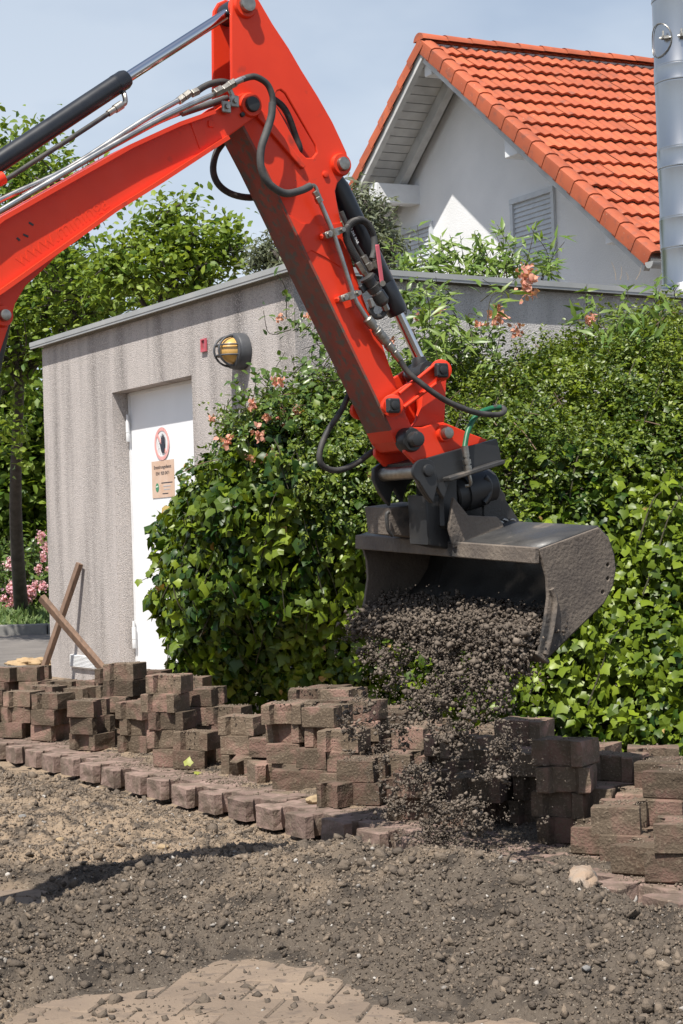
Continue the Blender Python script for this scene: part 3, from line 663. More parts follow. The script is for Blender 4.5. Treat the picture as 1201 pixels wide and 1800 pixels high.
# two stakes
def stake(p0, p1, w, label):
    ax = unit(p1 - p0); sd_ = unit(np.cross(ax, NL)); up = np.cross(ax, sd_); mm = MB()
    mm.bbox((p0 + p1) / 2, sd_, up, ax, w / 2, w * .36, np.linalg.norm(p1 - p0) / 2, .003)
    tag(mm.build('wooden_stake', 'wood'), label, 'stake', 'stakes leaning at the wall')
b0 = onZ(70, 1196, 0); t0 = wp(*wpx(148, 990), .035)
stake(b0, t0, .055, 'reddish wooden stake leaning on the wall with its top at the roughcast')
b1 = onZ(205, 1204, 0); t1 = onY(73, 1050, 12.55)
stake(b1, t1, .058, 'grey brown wooden stake crossing in front of the other, top at the left')

# ------------------------------------------------------------------ steel flue on the flat roof
fb = onY(1208, 480, 12.3); fb[2] = HH + .024
fl = empty('steel_flue', fb, 'tall shiny stainless steel flue pipe rising from the flat roof at right', 'flue')
fr0 = .182
zs = [.12, .40, .62, .98, 1.12, 1.60, 1.72, 2.2, 2.6]
m = MB(); m.lathe(fb, fb + ZU * .14, [(0, .20), (.25, .20), (.3, .245), (.42, .245), (.95, .19), (1, .186)], 40); m.build('collar', 'flue', fl, 30)
for k in range(len(zs) - 1):
    m = MB(); z0, z1 = zs[k], zs[k + 1]; h = z1 - z0; r_ = fr0 + (.004 if k % 2 else 0)
    m.lathe(fb + ZU * z0, fb + ZU * z1, [(0, r_), (.006 / h, r_ + .002), (.012 / h, r_), (1 - .012 / h, r_), (1 - .006 / h, r_ + .0015), (1, r_)], 48); m.build('pipe_section', 'flue', fl, 50)
tow = unit(A3(-fb[0] - .8, -fb[1], 0)); sid = np.cross(tow, ZU)
hz = onY(1175, 70, 12.2)[2]
m = MB()
pts = []
for t in np.linspace(0, 2 * math.pi, 25): 
    w = math.sin(t) * .60 + .80; pts.append(fb * A3(1, 1, 0) + (tow * math.cos(w) + sid * math.sin(w)) * (fr0 + .007) + ZU * (hz + .12 * math.cos(t)))
m.tube(pts, .004, 6, 1); m.build('inspection_hatch', 'steel', fl, 60)
for w in (.42, -.24):
    c = fb * A3(1, 1, 0) + (tow * math.cos(w) + sid * math.sin(w)) * (fr0 + .02) + ZU * hz
    m = MB(); m.box(c, tow, sid, ZU, .02, .028, .010); m.box(c + tow * .012 + sid * .012 + ZU * .018, tow, sid, ZU, .008, .006, .028); m.lathe(c - sid * .04, c + sid * .04, [(0, .006), (1, .006)], 8); m.build('latch', 'steel', fl, 40)

# ------------------------------------------------------------------ house with tiled roof
AP = onY(738, 74, 23.0); GA = math.radians(120); RA = math.radians(24.5); PT = math.radians(38.7)
G = A3(math.cos(GA), math.sin(GA), 0); RD = A3(math.cos(RA), math.sin(RA), 0)
SRr = -G * math.cos(PT) - ZU * math.sin(PT); SLf = G * math.cos(PT) - ZU * math.sin(PT)
NRr = unit(np.cross(RD, SRr)); NRr = NRr if NRr[2] > 0 else -NRr
NLf = unit(np.cross(RD, SLf)); NLf = NLf if NLf[2] > 0 else -NLf
house = empty('gabled_house', A3(AP[0], AP[1], 0) + RD * 3, 'pale rendered house with red tiled gable roof behind the flat-roofed building', 'house')
SL = 5.86; GAU = .345; NROW = 17; TW = .30
roof = MB()
RL = 9.0
for S_, N_ in ((SRr, NRr), (SLf, NLf)):
    roof.box(AP + S_ * (SL / 2 - .02) + RD * (RL / 2 + .03) - N_ * .055, RD, S_, N_, RL / 2, SL / 2, .02)
roof = roof.build('roof', 'timber', house)
def tile_mesh(S_, N_, n=13):
    P = []; F = []; xs = np.linspace(0, TW, n)
    wv = lambda x: .026 * (.5 + .5 * math.cos(2 * math.pi * x / (TW / 2))) ** .8
    for y, zo in ((-.06, -.006), (GAU * .55, .020), (GAU + .022, .044)):
        for x in xs: P.append(RD * x + S_ * y + N_ * (wv(x) + zo))
    for x in xs: P.append(RD * x + S_ * (GAU + .014) + N_ * (wv(x) + .044 - .034))
    for r in range(3):
        for i in range(n - 1): F.append((r * n + i, r * n + i + 1, r * n + n + i + 1, r * n + n + i))
    me = bpy.data.meshes.new('roof_tile'); me.from_pydata([tuple(p) for p in P], [], F)
    b = bmesh.new(); b.from_mesh(me); bmesh.ops.recalc_face_normals(b, faces=b.faces)
    if sum((f.normal.dot(Vector(N_)) for f in b.faces)) < 0: bmesh.ops.reverse_faces(b, faces=b.faces)
    b.to_mesh(me); b.free(); finish(me, 'tile', 50); return me
TM = [tile_mesh(SRr, NRr) for _ in range(1)]
V0 = .14
more_v = []; more_f = []
for r in range(NROW):
    for c in range(28):
        p = AP + SRr * (.02 + r * GAU + random.gauss(0, .004)) + RD * (V0 + c * TW) + NRr * (-.02 + random.gauss(0, .003))
        if c < 16:
            o = bpy.data.objects.new('roof_tile', TM[0]); o.location = tuple(p); link(o, roof)
        else:
            k = len(more_v); more_v += [tuple(np.array(v.co) + p) for v in TM[0].vertices]; more_f += [tuple(i + k for i in f.vertices) for f in TM[0].polygons]
ot = obj('roof_tiles_beyond', more_v, more_f, 'tile', roof, 50, False); ot['kind'] = 'stuff'
TL = tile_mesh(SLf, NLf); more_v = []; more_f = []
for r in range(NROW):
    for c in range(30):
        p = AP + SLf * (.02 + r * GAU) + RD * (V0 + c * TW) - NLf * .02; k = len(more_v)
        more_v += [tuple(np.array(v.co) + p) for v in TL.vertices]; more_f += [tuple(i + k for i in f.vertices) for f in TL.polygons]
ot = obj('far_slope_tiles', more_v, more_f, 'tile', roof, 50, False); ot['kind'] = 'stuff'
for S_, N_ in ((SRr, NRr), (SLf, NLf)):
    sd_ = -RD
    for r in range(NROW + 1):
        P = []; F = []
        prof = [(.20, .012), (.16, .050), (.10, .066), (.03, .062), (-.012, .040), (-.020, .0), (-.020, -.13)]
        for y, k in ((-.05 + r * GAU, 0), (GAU + .02 + r * GAU, .020)):
            for (x, z) in prof: P.append(AP + S_ * min(y, SL + .01) + RD * (x - k * .4) + N_ * (z + k))
        n = len(prof)
        for i in range(n - 1): F.append((i, i + 1, n + i + 1, n + i))
        k0 = len(P)
        for (x, z) in prof: P.append(AP + S_ * min(GAU + .02 + r * GAU, SL + .01) + RD * (x - .008 + (.012 if z < .05 else 0)) + N_ * (z - .012))
        for i in range(n - 1): F.append((n + i, n + i + 1, k0 + i + 1, k0 + i))
        obj('verge_tile', P, F, 'tile', roof, 40)
for k in range(24):
    P = []; F = []; p = AP + RD * (-.02 + k * .38); n = 9
    for y, rr in ((0, .125), (.40, .112)):
        for i in range(n):
            t = math.pi * (i / (n - 1)) * .9 + math.pi * .05; P.append(p + RD * y + G * math.cos(t) * rr * 1.05 + ZU * (math.sin(t) * rr + .000))
    for i in range(n - 1): F.append((i, i + 1, n + i + 1, n + i))
    if k == 0: F.append(tuple(range(n)))
    obj('ridge_tile', P, F, 'tile', roof, 50)
# gable wall, set back under the overhang
OH = .80; HB = SL * math.cos(PT) - .45
WA = AP + RD * OH - ZU * .16
def gw(g_, z): return WA + G * g_ + ZU * z
P = [gw(0, 0), gw(-HB, -HB * math.tan(PT)), gw(-HB, -WA[2] - .3), gw(HB, -WA[2] - .3), gw(HB, -HB * math.tan(PT))]
P += [p + RD * 7.6 for p in P]
obj('gable_wall', P, [(0, 1, 2, 3, 4), (9, 8, 7, 6, 5), (0, 5, 6, 1), (1, 6, 7, 2), (2, 7, 8, 3), (3, 8, 9, 4), (4, 9, 5, 0)], 'house_wall', house)
# soffit boards, barge rafters, inner rafters, purlin ends
for S_, N_ in ((SRr, NRr), (SLf, NLf)):
    for k in range(40):
        m = MB(); m.box(AP + S_ * (.12 + k * .145) + RD * (OH / 2 + .05) - N_ * .092, RD, S_, N_, OH / 2 - .08, .066, .010); m.build('soffit_board', 'timber', roof)
    m = MB(); m.box(AP + S_ * (SL / 2) + RD * .055 - N_ * .145, RD, S_, N_, .040, SL / 2 - .05, .065); m.build('barge_board', 'timber', roof)
    m = MB(); m.box(AP + S_ * (SL / 2) + RD * (OH - .17) - N_ * .19, RD, S_, N_, .055, SL / 2 - .12, .085); m.build('rafter', 'timber', roof)
def purlin(px, py, w, h):
    q = onP(px, py, AP + RD * .10, unit(np.cross(G, ZU)))
    m = MB(); m.bbox(q + RD * (OH / 2), G, ZU, RD, w, h, OH / 2, .01); m.build('purlin', 'white', roof)
purlin(752, 118, .09, .12); purlin(655, 340, .10, .14); purlin(898, 257, .14, .13); purlin(1072, 413, .09, .10)
gn = unit(np.cross(G, ZU)); gn = gn if gn[1] < 0 else -gn
def window(px0, py0, px1, py1):
    a = onP(px0, py0, WA, gn) - WA; b = onP(px1, py1, WA, gn) - WA
    g0, g1 = float(a @ G), float(b @ G); zt = float(b[2]); zb = -WA[2] + 2.0
    zb = max(zb, zt - 1.35)
    mm = MB(); c = gw((g0 + g1) / 2, (zt + zb) / 2)
    w = abs(g1 - g0) / 2; h = (zt - zb) / 2
    for s in (-1, 1): mm.box(c + G * (w + .03) * s + gn * .015, G, gn, ZU, .03, .03, h)
    mm.box(c + ZU * (h + .035) + gn * .018, G, gn, ZU, w + .06, .033, .035)
    wn = mm.build('window', 'shutter', house)
    n = int(2 * h / .062)
    for k in range(n):
        m2 = MB(); m2.box(c + ZU * (-h + (k + .5) * 2 * h / n) + gn * .004, G, unit(gn + ZU * .35), unit(ZU - gn * .35), w - .002, .009, h / n * .97); m2.build('shutter_slat', 'shutter', wn)
    m2 = MB(); m2.box(c - ZU * (h + .03) + gn * .05, G, gn, ZU, w + .08, .08, .025); m2.build('window_sill', 'shutter', wn)
window(905, 360, 972, 338); window(700, 412, 758, 398)
# gutter along the near eave
e0 = AP + SRr * (SL + .03) - NRr * .06 - RD * .06
m = MB(); P = []; F = []; n = 9
for y in (0, 8.6):
    for i in range(n):
        t = math.pi * i / (n - 1); P.append(e0 + RD * y - G * (.07 * math.cos(t) + .05) - ZU * (.075 * math.sin(t)))
for i in range(n - 1): F.append((i, i + 1, n + i + 1, n + i))
F.append(tuple(range(n)))
obj('gutter', P, F, 'cap', roof, 50)

# ------------------------------------------------------------------ hedge: ivy below, small-leaved shrub and climbing rose above
HC = [  # photo column, then (height, distance) from foot to top and back to the wall
    (288, [(0, 9.9), (.4, 9.75), (.8, 9.75), (1.05, 9.85), (1.2, 10.1), (1.2, 10.4)]),
    (314, [(0, 9.6), (.45, 9.25), (.85, 9.2), (1.08, 9.3), (1.2, 9.7), (1.22, 10.3)]),
    (358, [(0, 9.5), (.45, 9.05), (.95, 8.85), (1.22, 8.95), (1.36, 9.4), (1.36, 10.3)]),
    (430, [(0, 9.35), (.45, 8.9), (1.0, 8.6), (1.45, 8.65), (1.68, 9.2), (1.70, 10.2)]),
    (540, [(0, 9.1), (.45, 8.75), (1.0, 8.45), (1.5, 8.45), (1.85, 9.0), (1.90, 10.0)]),
    (680, [(0, 8.6), (.45, 8.4), (1.0, 8.25), (1.5, 8.4), (1.85, 9.0), (1.92, 10.2)]),
    (850, [(0, 7.7), (.45, 7.8), (1.0, 8.0), (1.5, 8.4), (1.88, 9.1), (1.95, 10.4)]),
    (1000, [(0, 7.3), (.45, 7.5), (1.0, 7.8), (1.55, 8.4), (1.99, 9.2), (2.04, 10.6)]),
    (1200, [(0, 7.0), (.45, 7.25), (1.0, 7.7), (1.62, 8.4), (2.2, 9.4), (2.26, 11.2)]),
    (1420, [(0, 6.8), (.45, 7.1), (1.0, 7.6), (1.6, 8.4), (2.12, 9.6), (2.2, 11.6)]),
]
def hedge_ctrl():
    G_ = np.zeros((len(HC), 6, 3))
    for i, (px, pr) in enumerate(HC):
        for j, (z, Y) in enumerate(pr): G_[i, j] = (Y * (px - 600.5) / FPX + .0323 * (z - CAMH), Y, z)
    return G_
HG = hedge_ctrl()
def hedge_pt(u_, v_):
    """u_ in 0..len-1, v_ in 0..5 (arrays)"""
    i = np.clip(np.floor(u_).astype(int), 0, HG.shape[0] - 2); j = np.clip(np.floor(v_).astype(int), 0, 4)
    fu = (u_ - i)[:, None]; fv = (v_ - j)[:, None]
    def cr(a, b, c, d, t): return .5 * (2 * b + (c - a) * t + (2 * a - 5 * b + 4 * c - d) * t * t + (3 * b - a - 3 * c + d) * t ** 3)
    rows = []
    for dj in (-1, 0, 1, 2):
        jj = np.clip(j + dj, 0, 5)
        rows.append(cr(HG[np.clip(i - 1, 0, None), jj], HG[i, jj], HG[i + 1, jj], HG[np.clip(i + 2, None, HG.shape[0] - 1), jj], fu))
    return cr(*rows, fv)
def hedge_surf(u_, v_, lump=.13):
    e = 1e-2; p = hedge_pt(u_, v_)
    du = hedge_pt(np.clip(u_ + e, 0, 8.999), v_) - hedge_pt(np.clip(u_ - e, 0, 8.999), v_); dv = hedge_pt(u_, np.clip(v_ + e, 0, 4.999)) - hedge_pt(u_, np.clip(v_ - e, 0, 4.999))
    n = np.cross(du, dv); n /= np.linalg.norm(n, axis=1, keepdims=True) + 1e-9
    q = p[:, 0] * .8 + p[:, 1] * .6
    d = fb2(q + 40, p[:, 2] * 1.1 + 60, 3.2, 3, .6) * lump * 1.35
    return p + n * d[:, None], n
# sample uniformly by area (rejection on the cell size)
def hedge_sample(n, vmin=0., vmax=5.):
    u_ = rng.uniform(0, 8.99, n * 3); v_ = rng.uniform(vmin, vmax * .999, n * 3); e = .02
    p = hedge_pt(u_, v_); w = np.linalg.norm(np.cross(hedge_pt(np.clip(u_ + e, 0, 8.999), v_) - p, hedge_pt(u_, np.clip(v_ + e, 0, 4.999)) - p), axis=1)
    k = rng.random(n * 3) < w / np.quantile(w, .97); return u_[k][:n], v_[k][:n]
def leaf_rot(nrm, tilt=.75, down=.9, side=.7):
    n_ = len(nrm); a = nrm + ZU * .25 + rng.normal(0, tilt, (n_, 3))
    t = -ZU * down + rng.normal(0, side, (n_, 3)) + nrm * .35
    return frames(a, t)
MT['dead_leaf'] = mat('dead leaf', (.30, .16, .06), (.36, .27, .07), 40, rough=.7, transl=.2)
ivy = empty('ivy_hedge', onZ(700, 1300, 0), 'big green ivy hedge bulging in front of the building behind the block stacks', 'hedge')
u_, v_ = hedge_sample(46000, 0, 4.3); p, nr = hedge_surf(u_, v_)
# where the ivy gives way to the small-leaved shrub (upper right) and the rose (upper left)
kz = fb2(u_ * 1.3, v_ * 1.3, 1.0, 3) * .5
up_r = (u_ > 4.6) & (v_ > 2.25 + kz + .25 * (u_ > 6.5)); keep = ~up_r | (rng.random(len(u_)) < .34)
keep &= ~((v_ > 3.4 + kz) & (u_ < 4.6) & (rng.random(len(u_)) < .6))
u_, v_, p, nr = u_[keep], v_[keep], p[keep], nr[keep]
dep = rng.random(len(p)) ** 1.4 * .30; p = p - nr * dep[:, None]
tone = np.clip(.30 + .55 * fb2(u_ * 2, v_ * 2, 1.1, 3) + .22 * sst(4.5, 7.0, u_) + rng.normal(0, .22, len(u_)), 0, 1)  # leaf colour raised towards the right, sunlight on that side painted in
young = rng.random(len(u_)) < .035; tone = np.where(young, 1.0, tone)
size = (1 - .14 * sst(4.5, 6, u_)) * np.clip(rng.lognormal(-3.05, .34, len(p)), .022, .078) * (1 - .25 * young)
rot = leaf_rot(nr)
front_ = np.where((dep < .05) & (v_ < 2.8) & (u_ > .3) & (u_ < 7.9) & (size > .050))[0]; pick = rng.choice(front_, 300, replace=False)
rest = np.ones(len(p), bool); rest[pick] = False
half = rng.random(len(p)) < .3
o = scatter('foliage', *IVY, p[rest & ~half], rot[rest & ~half], size[rest & ~half], 'ivy', ivy, tone[rest & ~half]); o['kind'] = 'stuff'
o = scatter('rounder_foliage', OVAL[0] * A3(1.6, 1, 1.3), OVAL[1], p[rest & half], rot[rest & half], size[rest & half] * .95, 'ivy', ivy, tone[rest & half]); o['kind'] = 'stuff'
w = rng.choice(np.where(dep < .06)[0], 60, replace=False)
o = scatter('dead_leaves', OVAL[0] * A3(1.2, 1, 3), OVAL[1], p[w] + nr[w] * .02, rot[w], size[w] * .9, 'dead_leaf', ivy); o['kind'] = 'stuff'
LM = []
for k in range(5):
    me = bpy.data.meshes.new('leaf'); me.from_pydata([tuple(q) for q in IVY[0]], [], [tuple(int(i) for i in f) for f in IVY[1]])
    a = me.attributes.new('var', 'FLOAT', 'POINT'); a.data.foreach_set('value', np.full(len(IVY[0]), .08 + .18 * k, np.float32)); me.materials.append(MT['ivy']); LM.append(me)
for i in pick:
    o = bpy.data.objects.new('leaf', LM[int(np.clip(tone[i] * 4.99, 0, 4))]); R3 = Matrix(rot[i].tolist()).to_4x4()
    o.matrix_world = Matrix.Translation(Vector(p[i] + nr[i] * .012)) @ R3 @ Matrix.Scale(size[i] * 1.08, 4); link(o, ivy)
# added dark backing sheet inside the hedge, closes see-through gaps between leaves
uu, vv = np.meshgrid(np.linspace(.9, 8.9, 70), np.linspace(.25, 4.6, 30)); q, qn = hedge_surf(uu.ravel(), vv.ravel()); q = q - qn * .34
q[:, 2] = np.maximum(q[:, 2], -.05)
ii = (np.arange(29)[:, None] * 70 + np.arange(69)[None]).ravel()
bigmesh('dark_backing', q, np.stack([ii, ii + 1, ii + 71, ii + 70], 1), 'twig', ivy)
m = MB()
for k in range(60):
    u0, v0 = rng.uniform(.4, 8, 1), rng.uniform(.5, 3.5, 1)
    pts = []
    for t in range(4):
        a, b = hedge_surf(np.clip(u0 + t * .12, 0, 8.9), np.clip(v0 + t * .25 * (1 if k % 2 else -.8), 0, 4.9)); pts.append(a[0] + b[0] * rng.uniform(-.06, .03))
    m.tube(pts, .004, 5, 3, .002)
m.build('stems', 'twig', ivy)['kind'] = 'stuff'
# trailing shoot in front of the door
sh = [onY(286, 978, 9.5), onY(268, 1008, 9.45), onY(250, 1020, 9.45), onY(243, 1018, 9.45)]
m = MB(); m.tube(sh, .0025, 5, 4, .0015); m.build('shoot', 'twig', ivy)
P_ = np.array([onY(x, y, 9.44) for x, y in ((270, 998), (264, 1004), (256, 1010), (244, 1018), (262, 1016), (280, 945), (275, 930))])
scatter('shoot_leaves', *IVY, P_, frames(np.tile(A3(-.3, -1, .5), (7, 1)) + rng.normal(0, .3, (7, 3)), rng.normal(0, 1, (7, 3))), rng.uniform(.028, .05, 7), 'ivy', ivy, rng.uniform(.4, .8, 7))

# small-leaved cotoneaster
cot = empty('cotoneaster_shrub', onZ(1000, 1300, 0) + A3(.2, 1.3, 0), 'fine-leaved dark green shrub spilling over the ivy at upper right', 'shrub')
n = 4300; u_, v_ = hedge_sample(n, 2.0, 4.3); k = (u_ > 3.9) & (v_ > 2.15 + fb2(u_ * 1.3, v_ * 1.3, 1.0, 3) * .6) | (u_ < 3.9) & (u_ > 2.2) & (v_ > 2.9) & (fb2(u_ * 2.2 + 9, v_ * 2, 1.0, 2) > .12)
u_, v_ = u_[k], v_[k]; p, nr = hedge_surf(u_, v_, .18)
PP = []; RT = []; VV = []
NS = 20
for i in range(len(p)):
    d = nr[i] * .6 + rng.normal(0, .8, 3) + ZU * .1; d /= np.linalg.norm(d); ln = rng.uniform(.08, .24)
    t = np.linspace(.05, 1, NS)[:, None]; c = p[i] - nr[i] * rng.uniform(.0, .14) + d * t * ln - ZU * (t ** 2) * ln * .25 + rng.normal(0, .010, (NS, 3)); PP.append(c)
    RT.append(frames(rng.normal(0, .7, (NS, 3)) + nr[i] * .6 + ZU * .7, rng.normal(0, .8, (NS, 3)) + d)); VV.append(np.clip(rng.normal(.42 + .35 * fb2(u_[i:i+1] * 2, v_[i:i+1] * 2, 1, 2)[0], .24, NS), 0, 1))
PP = np.concatenate(PP); RT = np.concatenate(RT); VV = np.concatenate(VV)
o = scatter('foliage', OVAL[0], OVAL[1], PP, RT, rng.uniform(.017, .031, len(PP)), 'coton', cot, VV); o['kind'] = 'stuff'
m = MB()
for i in rng.choice(len(p), 70, replace=False):
    d = unit(nr[i] + rng.normal(0, .5, 3) - ZU * .3); m.tube([p[i] - d * .1, p[i], p[i] + d * .1 - ZU * .02], .0025, 5, 3)
m.build('stems', 'wood', cot)['kind'] = 'stuff'

def sprig(m_, base, tip, n, size, P_, R_, V_, lean=.5, r=.003, vm=.5, jit=.015):
    base, tip = np.asarray(base), np.asarray(tip); mid = (base + tip) / 2 + rng.normal(0, .04, 3); m_.tube([base, mid, tip], r, 5, 4, r * .5)
    t = rng.uniform(.12, 1.02, n)[:, None]; c = (1 - t) ** 2 * base + 2 * t * (1 - t) * mid + t * t * tip + rng.normal(0, jit, (n, 3))
    d = unit(tip - base); P_.append(c); s = rng.normal(0, 1, (n, 3)); s = s / np.linalg.norm(s, axis=1, keepdims=True)
    tipd = s * .9 + d * .7; nr_ = np.tile(A3(-.1, -.45, .8), (n, 1)) + rng.normal(0, lean, (n, 3)); R_.append(frames(nr_, tipd)); V_.append(np.clip(rng.normal(vm, .22, n), 0, 1))

# climbing rose with faded flowers
def flower(parent, c, r, m_='petal', name='flower'):
    k = 30; P_ = np.tile(c, (k, 1)) + rng.normal(0, r * .33, (k, 3)); f = A3(-.2, -.8, .45)
    return scatter(name, OVAL[0] * A3(1.5, 1, 1.6), OVAL[1], P_, frames(rand_unit(k) + f * .4, rand_unit(k)), rng.uniform(.35, .75, k) * r, m_, parent)
rose = empty('climbing_rose', onZ(560, 1250, 0) + A3(0, 1.2, 0), 'climbing rose with faded peach pink flowers growing along the corner of the building', 'rose bush')
m = MB(); P_, R_, V_ = [], [], []
def region_sprigs(pix, depth, n, ln, per, up, P_, R_, V_, m_, vm, jit=.02):
    for _ in range(n):
        x0, y0 = random.choice(pix); x0 += random.gauss(0, 20); y0 += random.gauss(0, 15)
        b = onY(x0, y0, depth + random.uniform(-.2, .25)); d = unit(rng.normal(0, .7, 3) + A3(-.1, -.25, up))
        tip_ = b + d * ln * 1.2
        if 600.5 + FPX * tip_[0] / tip_[1] < 392: d[0] = abs(d[0])
        sprig(m_, b, b + d * ln * random.uniform(.5, 1.2), per, 0, P_, R_, V_, .55, .0028, vm, jit)
region_sprigs([(425, 770), (435, 740), (460, 715), (500, 715), (540, 720), (580, 700), (470, 745), (520, 760), (440, 780), (560, 660), (600, 640)], 8.75, 70, .24, 12, .55, P_, R_, V_, m, .5)
region_sprigs([(560, 575), (590, 570), (540, 560), (600, 600), (580, 620), (600, 660)], 9.2, 22, .22, 9, .35, P_, R_, V_, m, .5)
region_sprigs([(720, 560), (745, 595), (770, 610), (800, 600), (730, 610), (790, 630), (830, 610), (850, 630), (715, 535)], 9.0, 40, .16, 11, .4, P_, R_, V_, m, .6)
sprig(m, onY(565, 595, 9.2), onY(495, 555, 9.2), 12, 0, P_, R_, V_); sprig(m, onY(430, 755, 8.8), onY(376, 738, 8.8), 8, 0, P_, R_, V_)
sprig(m, onY(880, 560, 9.0), onY(922, 480, 9.0), 7, 0, P_, R_, V_)
m.build('stems', 'twig', rose)['kind'] = 'stuff'
PP, RR, VV = np.concatenate(P_), np.concatenate(R_), np.concatenate(V_)
o = scatter('foliage', *OVAL, PP, RR, rng.uniform(.032, .062, len(PP)), 'rose_leaf', rose, VV); o['kind'] = 'stuff'
for px, py, r in ((396, 776, .045), (455, 762, .048), (442, 712, .04), (470, 735, .03), (492, 732, .045), (508, 755, .036), (516, 728, .03), (548, 748, .035), (556, 748, .035), (490, 672, .04), (493, 559, .03), (520, 722, .03), (470, 808, .03), (493, 812, .045), (480, 800, .04), (440, 805, .03), (372, 735, .025), (545, 555, .03), (526, 735, .03),
                  (928, 492, .07), (930, 512, .06), (924, 476, .05), (872, 560, .055), (908, 582, .045), (876, 548, .045), (1035, 565, .03), (735, 560, .03), (770, 548, .03), (690, 600, .03), (840, 570, .03), (1040, 560, .035)):
    flower(rose, onY(px, py, 8.55 if py > 640 else 8.85), r)

# long pale leaves at the hedge top (right) and behind the roof edge
lau = empty('pale_leaved_shrub', onZ(1050, 1300, 0) + A3(.3, 2, 0), 'shrub with long pale green leaves sticking out of the hedge top below the roof edge', 'shrub')
m = MB(); P_, R_, V_ = [], [], []
region_sprigs([(1070, 585), (1100, 580), (1120, 600), (1150, 575), (1010, 620), (1180, 575), (1060, 620), (1110, 630), (1160, 620), (1130, 585)], 8.9, 26, .18, 10, .5, P_, R_, V_, m, .5)
region_sprigs([(740, 590), (780, 570), (820, 590), (850, 620), (720, 620), (800, 630), (760, 640), (840, 640)], 8.75, 34, .20, 12, .5, P_, R_, V_, m, .75)
for x0, y0, x1, y1 in ((1040, 550, 1032, 500), (1150, 530, 1151, 496), (1090, 545, 1100, 505), (845, 530, 848, 490), (1190, 530, 1195, 500)): sprig(m, onY(x0, y0, 9.2), onY(x1, y1, 9.2), 8, 0, P_, R_, V_)
m.build('stems', 'twig', lau)['kind'] = 'stuff'; PP, RR, VV = np.concatenate(P_), np.concatenate(R_), np.concatenate(V_)
o = scatter('foliage', *LANCE, PP, RR, rng.uniform(.07, .125, len(PP)), 'lime_leaf', lau, VV); o['kind'] = 'stuff'

wil = empty('long_leaved_shrub', A3(*(onY(840, 470, 13.0)[:2]), HH), 'bright green long-leaved shrub standing up behind the flat roof edge below the gable', 'shrub')
m = MB(); P_, R_, V_ = [], [], []
for _ in range(48):
    x0 = random.choice([725, 760, 800, 830, 850, 860, 880, 900, 930, 950]) + random.gauss(0, 14); h = 75 if 780 < x0 < 960 else 55
    b = onY(x0, 492, 13.0 + random.uniform(-.15, .3)); tp = onY(x0 + random.gauss(0, 25), 475 - h * random.uniform(.1, 1.15), 13 + random.uniform(-.2, .3)); sprig(m, b, tp, 15, 0, P_, R_, V_, .5, .004, .55, .02)
m.build('stems', 'twig', wil)['kind'] = 'stuff'; PP, RR, VV = np.concatenate(P_), np.concatenate(R_), np.concatenate(V_)
o = scatter('foliage', *LANCE, PP, RR, rng.uniform(.09, .16, len(PP)), 'lime_leaf', wil, VV); o['kind'] = 'stuff'
# dry stalks on the roof edge
dry = MB()
for x0, x1, y1 in ((1083, 1075, 460), (1090, 1092, 468), (1118, 1128, 466), (1104, 1100, 478)): dry.tube([onY(x0, 492, 12.2), onY((x0 + x1) / 2 + 2, (492 + y1) / 2, 12.2), onY(x1, y1, 12.2)], .002, 5, 4, .001)
tag(dry.build('dry_stalks', 'stone_tan'), 'few thin dry grass stalks on the flat roof below the gutter', 'dry grass')

# ------------------------------------------------------------------ trees
def tree(name, label, base, trunk_top, blobs, nclus, per, leaf, ls, m_leaf, limb_r=.05, trunk_r=.1, shape=OVAL, cat='tree', cl=.26, vm=.45, flatten=.8):
    root = empty(name, base, label, cat); base, tt = np.asarray(base), np.asarray(trunk_top)
    mm = MB(); mm.tube([base - ZU * .1, (base + tt) / 2 + rng.normal(0, .06, 3), tt], lambda t: trunk_r * (1.15 - .55 * t), 12, 6); mm.build('trunk', 'bark', root, 60)
    cent = []
    wts = np.array([b[1][0] * b[1][1] * b[1][2] for b in blobs]) ** .67; wts /= wts.sum()
    for _ in range(nclus):
        c, r = blobs[rng.choice(len(blobs), p=wts)]; d = rand_unit(1)[0]; rr = rng.random() ** .38
        cent.append(np.asarray(c) + d * rr * np.asarray(r))
    cent = np.array(cent)
    lm = MB()
    for i in range(len(blobs)):
        c = np.asarray(blobs[i][0]); mm = MB(); mm.tube([tt - ZU * .2, (tt + c) / 2 + rng.normal(0, .12, 3), c], limb_r, 8, 5, limb_r * .45); mm.build('limb', 'bark', root, 60)
    bc = np.array([b[0] for b in blobs])
    for c in cent[::2]:
        k = np.argmin(np.linalg.norm(bc - c, axis=1)); lm.tube([bc[k] + (c - bc[k]) * .1, (bc[k] + c) / 2 + rng.normal(0, .08, 3) - ZU * .04, c], .016, 5, 3, .006)
    lm.build('branches', 'bark', root, 60)['kind'] = 'stuff'
    PP = []; RR = []; VV = []
    for c in cent:
        d = unit(rng.normal(0, .8, 3) + ZU * .5); n_ = max(4, int(per * rng.uniform(.5, 1.5))); t = rng.uniform(-1, 1, (n_, 1))
        pp = c + d * t * cl * 1.3 + rng.normal(0, cl * .42, (n_, 3)) * A3(1, 1, flatten); PP.append(pp)
        RR.append(frames(rng.normal(0, .6, (n_, 3)) + A3(-.1, -.25, .8), rng.normal(0, .8, (n_, 3)) + d * .5)); VV.append(np.clip(rng.normal(vm, .16) + rng.normal(0, .2, n_), 0, 1))
    PP, RR, VV = np.concatenate(PP), np.concatenate(RR), np.concatenate(VV)
    o = scatter('crown', *shape, PP, RR, rng.uniform(ls * .7, ls * 1.25, len(PP)), m_leaf, root, VV); o['kind'] = 'stuff'
    return root
def blob(px, py, Y, rx, ry, rz=None):
    s = Y / FPX; return (onY(px, py, Y), (rx * s, (rz or rx) * s, ry * s))
